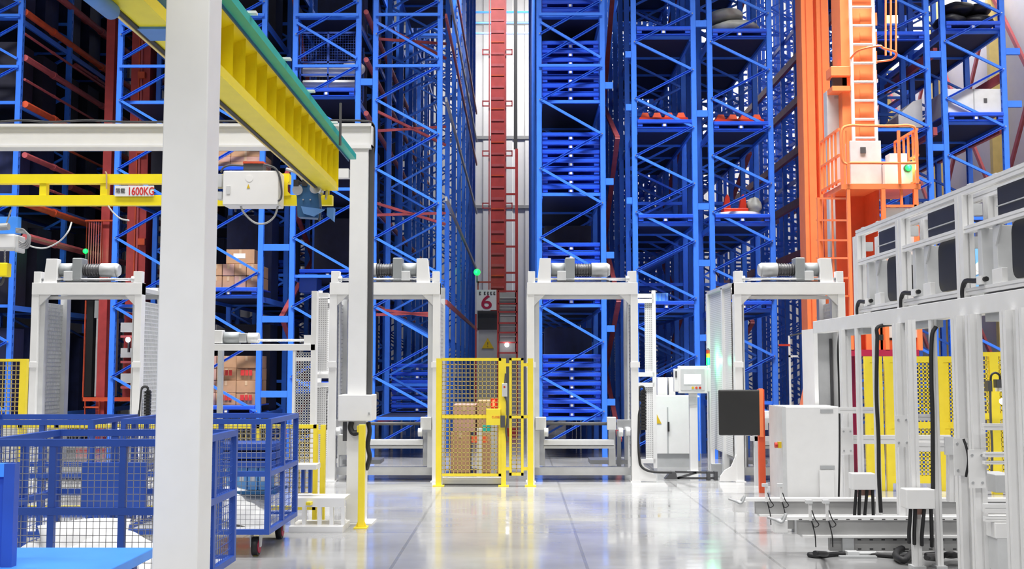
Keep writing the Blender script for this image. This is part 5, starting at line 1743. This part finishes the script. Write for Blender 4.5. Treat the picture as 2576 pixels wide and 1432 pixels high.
# ---------------------------------------------------------------- yellow perforated fence at the right
Y = 14.6
zt = Z(897, Y)
for i, (a, b_, n) in enumerate(((2172, 2216, 'leftmost'), (2222, 2268, 'second'), (2274, 2352, 'third'), (2356, 2412, 'fourth'))):
    root = thing('perforated_fence', f'yellow perforated fence panel behind the conveyor frame, {n} from left', 'fence', (X((a + b_) / 2, Y), Y, 0), 'yellow perforated fence panels')
    x0, x1 = X(a, Y), X(b_, Y)
    for x in (x0, x1 - 0.07):
        MB().box(x, x + 0.07, Y, Y + 0.05, 0, zt).build('stile', 'fence_yellow', root)
    for z0, z1 in ((zt - 0.08, zt), (Z(1078, Y), Z(1062, Y)), (0.1, 0.2)):
        MB().box(x0 + 0.07, x1 - 0.07, Y, Y + 0.05, z0, z1).build('rail', 'fence_yellow', root)
    MB().box(x0 + 0.07, x0 + 0.14, Y + 0.01, Y + 0.03, 0.2, zt - 0.08).build('sheet', 'fence_yellow', root)
    MB().wires_y(x0 + 0.14, x1 - 0.07, 0.2, zt - 0.08, Y + 0.02, 0.05, 0.016).build('perforated_sheet', 'fence_yellow', root, kind='stuff')
Y = 14.2
root = thing('mesh_fence', 'yellow mesh fence with thick posts at the far right behind the posts', 'fence', (X(2520, Y), Y, 0))
zt = Z(886, Y)
for a, b_ in ((2446, 2456), (2486, 2508), (2552, 2572)):
    MB().box(X(a, Y), X(b_, Y), Y, Y + 0.08, 0, zt).build('post', 'fence_yellow', root)
for py0, py1 in ((886, 897), (1040, 1055), (1196, 1204)):
    MB().box(X(2446, Y), X(2620, Y), Y + 0.02, Y + 0.06, Z(py1, Y), Z(py0, Y)).build('rail', 'fence_yellow', root)
MB().wires_y(X(2456, Y), X(2620, Y), 0.2, zt - 0.05, Y + 0.04, 0.06, 0.014).build('wire_mesh', 'fence_yellow', root, kind='stuff')
Y = 13.8
root = thing('sensor_arm', 'white sensor arm with black cable hoop hung over the yellow fence post', 'sensor', (X(2520, Y), Y, Z(1000, Y)))
MB().prism([(X(2508, Y), Z(985, Y)), (X(2560, Y), Z(985, Y)), (X(2560, Y), Z(962, Y)), (X(2535, Y), Z(970, Y)), (X(2508, Y), Z(976, Y))], Y, Y + 0.12).build('arm', 'sign_white', root)
MB().pbox(2508, 955, 2524, 976, Y - 0.02, 0.1).build('head', 'dark_grey', root)
MB().pbox(2486, 958, 2496, 985, Y - 0.02, 0.1).build('head', 'dark_grey', root)
MB().tube([P(2492, 960, Y), P(2494, 944, Y), P(2504, 938, Y), P(2514, 944, Y), P(2516, 956, Y)], 0.014).build('hoop', 'black_rubber', root)
MB().tube([P(2491, 985, Y), P(2492, 1050, Y), P(2496, 1130, Y), P(2494, 1200, Y)], 0.016).build('cable', 'dark_grey', root)
c = P(2522, 1010, Y + 0.02)
MB().ball(c, 0.04).build('lamp', 'white_lamp', root, smooth=True)

# ---------------------------------------------------------------- sky-blue display board far right
Y = 17.6
root = thing('display_board', 'sky blue display board with white clouds behind the scanner gantry', 'board', (X(2490, Y), Y, 0))
p0, p1 = P(2432, 786, Y), P(2552, 612, Y)
MB().box(p0.x, p1.x, Y, Y + 0.05, p0.z, p1.z).build('panel', 'banner_sky', root)
for cx, cy, rx, rz in ((2470, 672, 0.12, 0.09), (2486, 655, 0.10, 0.12), (2452, 684, 0.09, 0.05), (2500, 668, 0.1, 0.07)):
    c = P(cx, cy, Y)
    MB().prism([(c.x + rx * math.cos(2 * PI * i / 20), c.z + rz * math.sin(2 * PI * i / 20)) for i in range(20)], Y - 0.004 - 0.0005 * (cx % 7), Y - 0.001).build('cloud_print', 'sign_white', root)
MB().pbox(2432, 702, 2552, 712, Y - 0.006, 0.004).build('stripe_print', 'sign_white', root)
for x in (p0.x + 0.03, p1.x - 0.08):
    MB().box(x, x + 0.05, Y + 0.05, Y + 0.1, 0, p1.z).build('leg', 'grey_paint', root)
root = thing('light_blue_beam', 'light blue horizontal beam left of the display board', 'beam', (X(2380, Y), Y, 0))
MB().pbox(2300, 733, 2428, 750, Y, 0.15).build('beam', 'banner_sky', root)
for px in (2312, 2415):
    MB().box(X(px, Y), X(px + 8, Y), Y + 0.03, Y + 0.1, 0, Z(750, Y)).build('leg', 'cart_blue', root)

# ---------------------------------------------------------------- orange stacker crane
OY = 17.2
root = thing('stacker_crane', 'bright orange stacker crane with cabin, ladder and railed platform', 'crane', (X(2140, OY), OY, 0))


def ob(name, m, x0, y0, x1, y1, Yd, d, parent=None, bevel=0.0):
    b = MB()
    b.pbox(x0, y0, x1, y1, Yd, d)
    return b.build(name, m, parent or root, bevel=bevel)


YM = 19.0
# far twin mast
for a, b_ in ((2013, 2044), (2052, 2083)):
    xa, xb2 = X(a + 12, YM, 500), X(b_ + 12, YM, 500)
    MB().box(xa, xb2, YM, YM + 0.4, 0.2, 13).build('mast', 'orange_paint', root, bevel=0.01)
    MB().box(xa + 0.07, xa + 0.085, YM - 0.006, YM, 0.2, 13).build('mast_seam', 'orange_deep', root)
MB().box(X(2056, YM, 500), X(2064, YM, 500), YM + 0.1, YM + 0.3, 0.2, 13).build('mast_web', 'orange_deep', root)
MB().box(X(2040, YM), X(2120, YM), YM - 0.4, YM + 0.8, 0.0, 0.25).build('travel_base', 'orange_deep', root)
ft = P(2040, 1015, YM - 0.3)
MB().prism([(X(2003, YM), Z(1018, YM)), (X(2055, YM), Z(1018, YM)), (X(2055, YM), Z(890, YM)), (X(2032, YM), Z(890, YM))], YM - 0.3, YM - 0.1).build('mast_foot', 'orange_paint', root)
MB().box(X(2003, YM), X(2012, YM), YM - 0.3, YM - 0.1, 0, Z(1018, YM)).build('foot_post', 'orange_deep', root)
c = P(2036, 917, YM - 0.31)
MB().cyl(c, c + Vector((0, 0.02, 0)), 0.045, 16).build('foot_hole', 'dark_grey', root)
# near mast with ladder
MB().box(X(2134, OY, 300), X(2216, OY, 300), OY + 0.3, OY + 0.8, 1.9, 12).build('main_mast', 'orange_paint', root, bevel=0.01)
for k in range(8):
    y0 = 20 + 48 * k
    ob('mast_panel', 'orange_paint', 2164, y0 + 12, 2206, y0 + 44, OY + 0.290, 0.01)
lx0, lx1 = X(2156, OY, 300), X(2214, OY, 300)
for x in (lx0, lx1):
    MB().box(x - 0.022, x + 0.022, OY + 0.18, OY + 0.23, Z(470, OY), 12).build('ladder_rail', 'sign_white', root)
for k in range(-6, 8):
    z = Z(57 + 47.5 * k, OY)
    MB().cyl((lx0, OY + 0.2, z), (lx1, OY + 0.2, z), 0.022, 10).build('ladder_rung', 'sign_white', root)
# ladder hoop cage
for py in (-60, 140):
    z = Z(py, OY)
    pts = [(lx0 - 0.02, OY + 0.18, z), (lx0 + 0.0, OY - 0.2, z + 0.02), (lx0 + 0.25, OY - 0.4, z + 0.03), (lx1 - 0.05, OY - 0.38, z), (lx1 + 0.22, OY - 0.2, z - 0.02), (lx1 + 0.24, OY + 0.05, z - 0.06), (lx1 + 0.03, OY + 0.18, z - 0.06)]
    MB().tube(pts, 0.018).build('hoop', 'orange_paint', root)
for px in (2228, 2241, 2254):
    MB().bar(P(px, 140, OY), P(px, -90, OY), 0.025).build('hoop_bar', 'orange_paint', root)
# left side box and duct
ob('side_box', 'orange_paint', 2091, 166, 2142, 191, OY + 0.2, 0.3, bevel=0.01)
ob('side_gap', 'dark_grey', 2094, 192, 2130, 216, OY + 0.3, 0.1)
ob('side_box', 'orange_paint', 2094, 216, 2142, 228, OY + 0.2, 0.3)
ob('duct', 'light_grey', 2094, 228, 2132, 860, OY + 0.5, 0.2, bevel=0.005)
ob('duct_label', 'grey_paint', 2099, 241, 2126, 248, OY + 0.494, 0.006)
# platform and railing
PY0, PD = OY - 0.7, 1.0
ob('platform', 'orange_paint', 2117, 463, 2316, 476, PY0, PD)
xL, xR = X(2117, PY0, 470), X(2315, PY0, 470)
zp, zr_ = Z(463, PY0), Z(318, PY0)
MB().tube([(xL + 0.10, PY0, Z(415, PY0)), (xL + 0.02, PY0, Z(402, PY0)), (xL + 0.02, PY0, Z(335, PY0)), (xL + 0.12, PY0, zr_), (xL + 0.4, PY0, zr_), (xR - 0.4, PY0, zr_), (xR - 0.12, PY0, zr_), (xR - 0.04, PY0, Z(335, PY0)), (xR - 0.04, PY0, Z(402, PY0)), (xR - 0.12, PY0, Z(411, PY0)), (xL + 0.4, PY0, Z(411, PY0)), (xL + 0.10, PY0, Z(411, PY0))], 0.022).build('front_rail', 'orange_paint', root)
for px in (2133, 2262, 2306):
    MB().box(X(px, PY0, 400) - 0.02, X(px, PY0, 400) + 0.02, PY0 - 0.02, PY0 + 0.02, zp, Z(330, PY0)).build('rail_post', 'orange_paint', root)
for x in (xL - 0.02, xR - 0.02):
    for z in (zp + 0.05, zp + 0.45, zr_ - 0.05):
        MB().bar((x, PY0, z), (x, PY0 + PD, z), 0.035).build('side_rail', 'orange_paint', root)
    for k in range(1, 6):
        y = PY0 + PD * k / 5
        MB().bar((x, y, zp), (x, y, zr_ - 0.05), 0.03).build('baluster', 'orange_paint', root)
ob('platform_cabinet', 'light_grey', 2141, 354, 2216, 463, PY0 + 0.4, 0.25, bevel=0.006)
ob('cabinet_handle', 'dark_grey', 2165, 370, 2178, 386, PY0 + 0.385, 0.02)
ob('platform_cabinet', 'light_grey', 2226, 412, 2302, 463, PY0 + 0.3, 0.3, bevel=0.006)
ob('platform_cabinet', 'light_grey', 2238, 386, 2282, 412, PY0 + 0.35, 0.2, bevel=0.006)
c = P(2286, 422, PY0 + 0.24)
lm = MB().ball(c, 0.05).build('green_lamp', 'green_lamp', root, smooth=True)
MB().cyl(c + Vector((0, 0.03, 0)), c + Vector((0, 0.07, 0)), 0.06, 14).build('lamp_socket', 'dark_grey', lm)
l2 = l.copy()
l2.energy = 3
o = bpy.data.objects.new('green_glow', l2)
C.objects.link(o)
o.location = c + Vector((0, -0.1, 0))
# cabin below the platform
cz0, cz1 = Z(882, PY0), Z(476, PY0)
for px0, px1, yo in ((2135, 2143, 0), (2222, 2232, 0), (2304, 2315, 0), (2117, 2125, PD - 0.1)):
    MB().box(X(px0, PY0, 650), X(px1, PY0, 650), PY0 + yo, PY0 + yo + 0.06, cz0, cz1).build('cabin_post', 'orange_paint', root)
MB().box(X(2140, PY0, 650), X(2226, PY0, 650), PY0 + 0.7, PY0 + 0.74, cz0, cz1).build('cabin_back', 'orange_deep', root)
MB().box(X(2215, PY0, 650), X(2221, PY0, 650), PY0 + 0.1, PY0 + 0.7, cz0, cz1).build('cabin_side', 'orange_deep', root)
ob('cabin_rail', 'orange_paint', 2230, 515, 2306, 521, PY0, 0.05)
ob('cabin_bar', 'orange_paint', 2266, 476, 2271, 516, PY0 + 0.02, 0.03)
ob('cabin_door', 'white_paint', 2233, 523, 2304, 850, PY0 + 0.05, 0.05, bevel=0.004)
ob('door_window', 'black_panel', 2200, 842, 2222, 856, PY0 - 0.02, 0.02)
for py in (500, 555, 605, 650, 700, 745, 800, 850):
    MB().bar((X(2100, PY0, py) + 0.0, PY0 + PD, Z(py, PY0 + PD)), (X(2137, PY0, py), PY0 + 0.02, Z(py, PY0)), 0.03).build('side_rung', 'orange_paint', root)
MB().box(X(2119, PY0, 650), X(2119, PY0, 650) + 0.025, PY0 + 0.5, PY0 + 0.53, cz0, cz1).build('side_bar', 'orange_paint', root)
MB().box(X(2100, PY0, 650), X(2112, PY0, 650), PY0 + PD - 0.12, PY0 + PD - 0.06, cz0, cz1).build('cabin_post', 'orange_paint', root)
ob('cabin_floor', 'sign_red', 2135, 880, 2312, 896, PY0, PD)
ob('lower_panel', 'orange_paint', 2180, 790, 2316, 880, PY0 + 0.1, 0.04)
ob('panel_plate', 'light_grey', 2226, 820, 2254, 840, PY0 + 0.08, 0.02)
ob('panel_vent', 'black_panel', 2228, 843, 2304, 856, PY0 + 0.08, 0.02)
# carriage legs to the floor rail
for px in (2150, 2290):
    MB().box(X(px, OY, 950), X(px + 10, OY, 950), OY, OY + 0.15, 0.0, cz0).build('support', 'sign_red', root)

# ---------------------------------------------------------------- dark red stacker crane in aisle six
AY = 26.0
root = thing('stacker_crane', 'dark red stacker crane mast and ladder deep in the number 6 aisle', 'crane', (X(1250, AY), AY, 0))


def rb(name, m, x0, y0, x1, y1, Yd, d, parent=None):
    b = MB()
    b.pbox(x0, y0, x1, y1, Yd, d)
    return b.build(name, m, parent or root)


MB().box(X(1234, AY, 400), X(1270, AY, 400), AY + 0.2, AY + 0.6, 1.2, 14).build('mast', 'crane_red', root)
for px in (1230, 1272):
    MB().box(X(px - 1.5, AY, 400), X(px + 1.5, AY, 400), AY + 0.15, AY + 0.2, Z(740, AY), 14).build('mast_ladder_rail', 'pipe_red', root)
for k in range(26):
    py = 20 + 28 * k
    rb('mast_rung', 'pipe_red' if k % 3 else 'brick_red', 1236, py, 1268, py + 3 + (k % 3) * 2, AY + 0.18, 0.03)
for py in (122, 252, 378, 510):
    for s in (-1, 1):
        x0 = X(1251 + s * 20, AY, py)
        x1 = X(1251 + s * 37, AY, py)
        for dz in (0, -0.12):
            MB().bar((x0, AY + 0.1, Z(py, AY) + dz), (x1, AY + 0.1, Z(py, AY) + dz), 0.03).build('guide_arm', 'pipe_red', root)
        MB().bar((x1, AY + 0.1, Z(py, AY) + 0.015), (x1, AY + 0.1, Z(py, AY) - 0.135), 0.03).build('guide_plate', 'pipe_red', root)
MB().box(X(1299, AY, 500) - 0.03, X(1299, AY, 500) + 0.04, AY + 0.1, AY + 0.2, Z(890, AY), Z(372, AY)).build('side_mast', 'crane_red', root)
for k in range(11):
    py = 420 + 66 * k
    if py < 735:
        rb('ladder_rung', 'crane_red', 1272, py, 1296, py + 5, AY + 0.12, 0.03)
MB().bar(P(1297, 0, AY + 0.2), P(1297, 375, AY + 0.2), 0.09).build('energy_chain', 'dark_grey', root)
# lower frames and cabinets
for px in (1253, 1301):
    rb('frame_post', 'crane_red', px - 3, 730, px + 2, 1180, AY - 0.1, 0.06)
rb('frame_post', 'crane_red', 1194, 790, 1199, 1180, AY - 0.1, 0.06)
for py in (731, 762, 783, 811, 835, 860, 886):
    rb('frame_rung', 'crane_red', 1253, py, 1301, py + 4, AY - 0.1, 0.04)
rb('cabinet', 'dark_grey', 1201, 782, 1250, 830, AY, 0.5)
rb('cabinet', 'grey_paint', 1203, 830, 1250, 1180, AY - 0.02, 0.5)
rb('cabinet', 'grey_paint', 1256, 736, 1300, 1180, AY + 0.1, 0.4)
for py in (748, 768, 792, 820, 845):
    rb('louvre', 'light_grey', 1258, py, 1298, py + 3, AY + 0.09, 0.02)
a = [P(px, py, AY - 0.03) for px, py in ((1212, 877), (1242, 877), (1227, 850))]
MB().prism([(p.x, p.z) for p in a], AY - 0.035, AY - 0.025).build('warning_triangle', 'warn_yellow', root)
text('warning_mark', '!', 'text_dark', root, P(1227, 867, AY - 0.04), 0.12)
rb('rail_top', 'crane_red', 1201, 708, 1300, 712, AY - 0.1, 0.04)
rb('rail_leg', 'crane_red', 1201, 708, 1204, 730, AY - 0.1, 0.04)
c = P(1275, 868, AY - 0.15)
MB().ball(c, 0.055).build('work_lamp', 'white_lamp', root, smooth=True)
c = P(1200, 685, AY - 0.15)
MB().ball(c, 0.08).build('green_lamp', 'green_lamp', root, smooth=True)
MB().box(c.x - 0.015, c.x + 0.015, AY - 0.14, AY - 0.11, Z(712, AY), c.z).build('lamp_stalk', 'dark_grey', root)
l3 = l.copy()
l3.energy = 2
o = bpy.data.objects.new('green_glow', l3)
C.objects.link(o)
o.location = c + Vector((-0.05, -0.15, 0))
MB().box(X(1200, AY), X(1300, AY), AY - 0.1, AY + 0.7, 0, 0.2).build('travel_base', 'crane_red', root)
sg = thing('aisle_sign', 'white square sign with dark red number 6 on the red crane', 'sign', P(1224, 781, AY - 0.2))
MB().pbox(1199, 729, 1249, 780, AY - 0.2, 0.02).build('board', 'sign_white', sg)
text('number', '6', 'sign_red', sg, P(1224, 760, AY - 0.203), Z(742, AY) - Z(777, AY), X(1237, AY) - X(1211, AY), 0.003, bold=0.012)
for i, (x0, w) in enumerate(((1205, 5), (1217, 5), (1225, 5), (1233, 5), (1241, 5))):
    for k, (dy, ww) in enumerate(((0, w), (3, w - 2), (6, w))):
        MB().pbox(x0, 734 + dy, x0 + ww, 735.6 + dy, AY - 0.206, 0.004).build('small_print', 'text_dark', sg)
    MB().pbox(x0 + (i % 3), 734, x0 + (i % 3) + 1.3, 741.5, AY - 0.206, 0.004).build('small_print', 'text_dark', sg)

# ---------------------------------------------------------------- dark red stacker crane in the leftmost aisle
AY = 21.5
root = thing('stacker_crane', 'dark red stacker crane in the leftmost aisle behind the left lifter', 'crane', (X(250, AY), AY, 0))
MB().box(X(262, AY, 300), X(283, AY, 300), AY, AY + 0.4, 0.2, 12).build('mast', 'crane_red', root)
MB().box(X(318, AY, 300), X(366, AY, 300), AY + 0.2, AY + 0.6, 1.0, 12).build('main_mast', 'crane_red', root)
MB().box(X(343, AY, 300), X(348, AY, 300), AY + 0.16, AY + 0.2, 1.0, 12).build('mast_conduit', 'pipe_red', root)
MB().box(X(338, AY, 300), X(341, AY, 300), AY + 0.16, AY + 0.2, 1.0, 12).build('mast_conduit', 'brick_red', root)
for py in (60, 180, 265, 370, 440, 600):
    rb('mast_block', 'brick_red', 346, py, 364, py + 16, AY + 0.1, 0.1)
# cage with bars
for px in (216, 255, 286):
    rb('cage_post', 'brick_red', px - 2, 553, px + 2, 690, AY - 0.1, 0.04)
for py in (553, 690):
    rb('cage_rail', 'brick_red', 214, py, 288, py + 4, AY - 0.1, 0.04)
for k in range(6):
    px = 222 + 6 * k
    rb('cage_bar', 'pipe_red', px, 557, px + 1.6, 690, AY - 0.08, 0.015)
rb('cabinet', 'light_grey', 237, 801, 281, 998, AY + 0.2, 0.4)
rb('cabinet', 'grey_paint', 237, 756, 281, 800, AY + 0.2, 0.4)
rb('dark_cabinet', 'black_panel', 212, 756, 236, 998, AY + 0.3, 0.3)
for px in (211, 280):
    rb('frame_post', 'brick_red', px - 3, 756, px + 3, 1010, AY - 0.1, 0.05)
rb('frame_rail', 'brick_red', 206, 1000, 335, 1010, AY - 0.1, 0.05)
for px in (212, 248):
    rb('leg', 'brick_red', px - 2, 1010, px + 2, 1100, AY - 0.1, 0.05)
rb('leg_rail', 'brick_red', 210, 1023, 250, 1027, AY - 0.1, 0.05)
for k in range(7):
    rb('shelf_plate', 'light_grey' if k % 2 else 'pipe_red', 303, 780 + 32 * k, 335, 780 + 32 * k + (24 if k % 2 else 6), AY - 0.02 + 0.05 * (k % 2), 0.3)
a = [P(px, py, AY + 0.19) for px, py in ((248, 863), (279, 863), (265, 831))]
MB().prism([(p.x, p.z) for p in a], AY + 0.185, AY + 0.195).build('warning_triangle', 'warn_yellow', root)
text('warning_mark', '!', 'text_dark', root, P(265, 853, AY + 0.18), 0.14)
for px, py, m in ((322, 855, 'white_lamp'), (215, 632, 'green_lamp')):
    c = P(px, py, AY - 0.2)
    MB().ball(c, 0.05).build('lamp', m, root, smooth=True)
    MB().box(c.x - 0.012, c.x + 0.012, AY - 0.18, AY - 0.1, c.z - 0.25, c.z).build('lamp_stalk', 'dark_grey', root)
l4 = l.copy()
l4.energy = 3
o = bpy.data.objects.new('green_glow', l4)
C.objects.link(o)
o.location = P(218, 632, AY - 0.4)
MB().box(X(200, AY), X(345, AY), AY, AY + 0.6, 0, 0.2).build('travel_base', 'crane_red', root)

# ---------------------------------------------------------------- added dark blocks that stand in for shade deep in the racks
mat('shade_dark', (0.012, 0.012, 0.028), 0.55, var=0.3)
mat('shade_navy', (0.012, 0.018, 0.07), 0.5, var=0.3)
SHADE_BLOCK = MB().box(-0.5, 0.5, 0, 1.0, 0, 1).mesh('shade_block', 'shade_dark')
SHADE_BLOCK2 = MB().box(-0.5, 0.5, 0, 1.0, 0, 1).mesh('shade_block', 'shade_navy')
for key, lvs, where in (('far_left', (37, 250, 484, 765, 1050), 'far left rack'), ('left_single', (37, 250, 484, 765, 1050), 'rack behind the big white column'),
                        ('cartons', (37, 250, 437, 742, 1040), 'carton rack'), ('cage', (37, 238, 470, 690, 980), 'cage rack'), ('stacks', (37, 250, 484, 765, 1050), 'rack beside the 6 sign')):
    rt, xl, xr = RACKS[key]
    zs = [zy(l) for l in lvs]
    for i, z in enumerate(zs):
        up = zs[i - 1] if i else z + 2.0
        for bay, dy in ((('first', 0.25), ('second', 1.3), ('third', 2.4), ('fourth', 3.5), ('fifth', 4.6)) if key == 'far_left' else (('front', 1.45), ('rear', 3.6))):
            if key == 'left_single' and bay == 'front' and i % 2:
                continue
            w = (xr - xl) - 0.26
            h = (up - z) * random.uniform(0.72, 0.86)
            o = new_obj('shade_block', SHADE_BLOCK if (i + len(key)) % 2 else SHADE_BLOCK2)
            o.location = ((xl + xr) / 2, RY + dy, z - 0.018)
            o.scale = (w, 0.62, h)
            tag(o, f'dark shade block, {bay} bay, {["top", "upper", "middle", "lower", "bottom"][i]} level of the {where}', 'load', 'added dark blocks for shade in the racks')
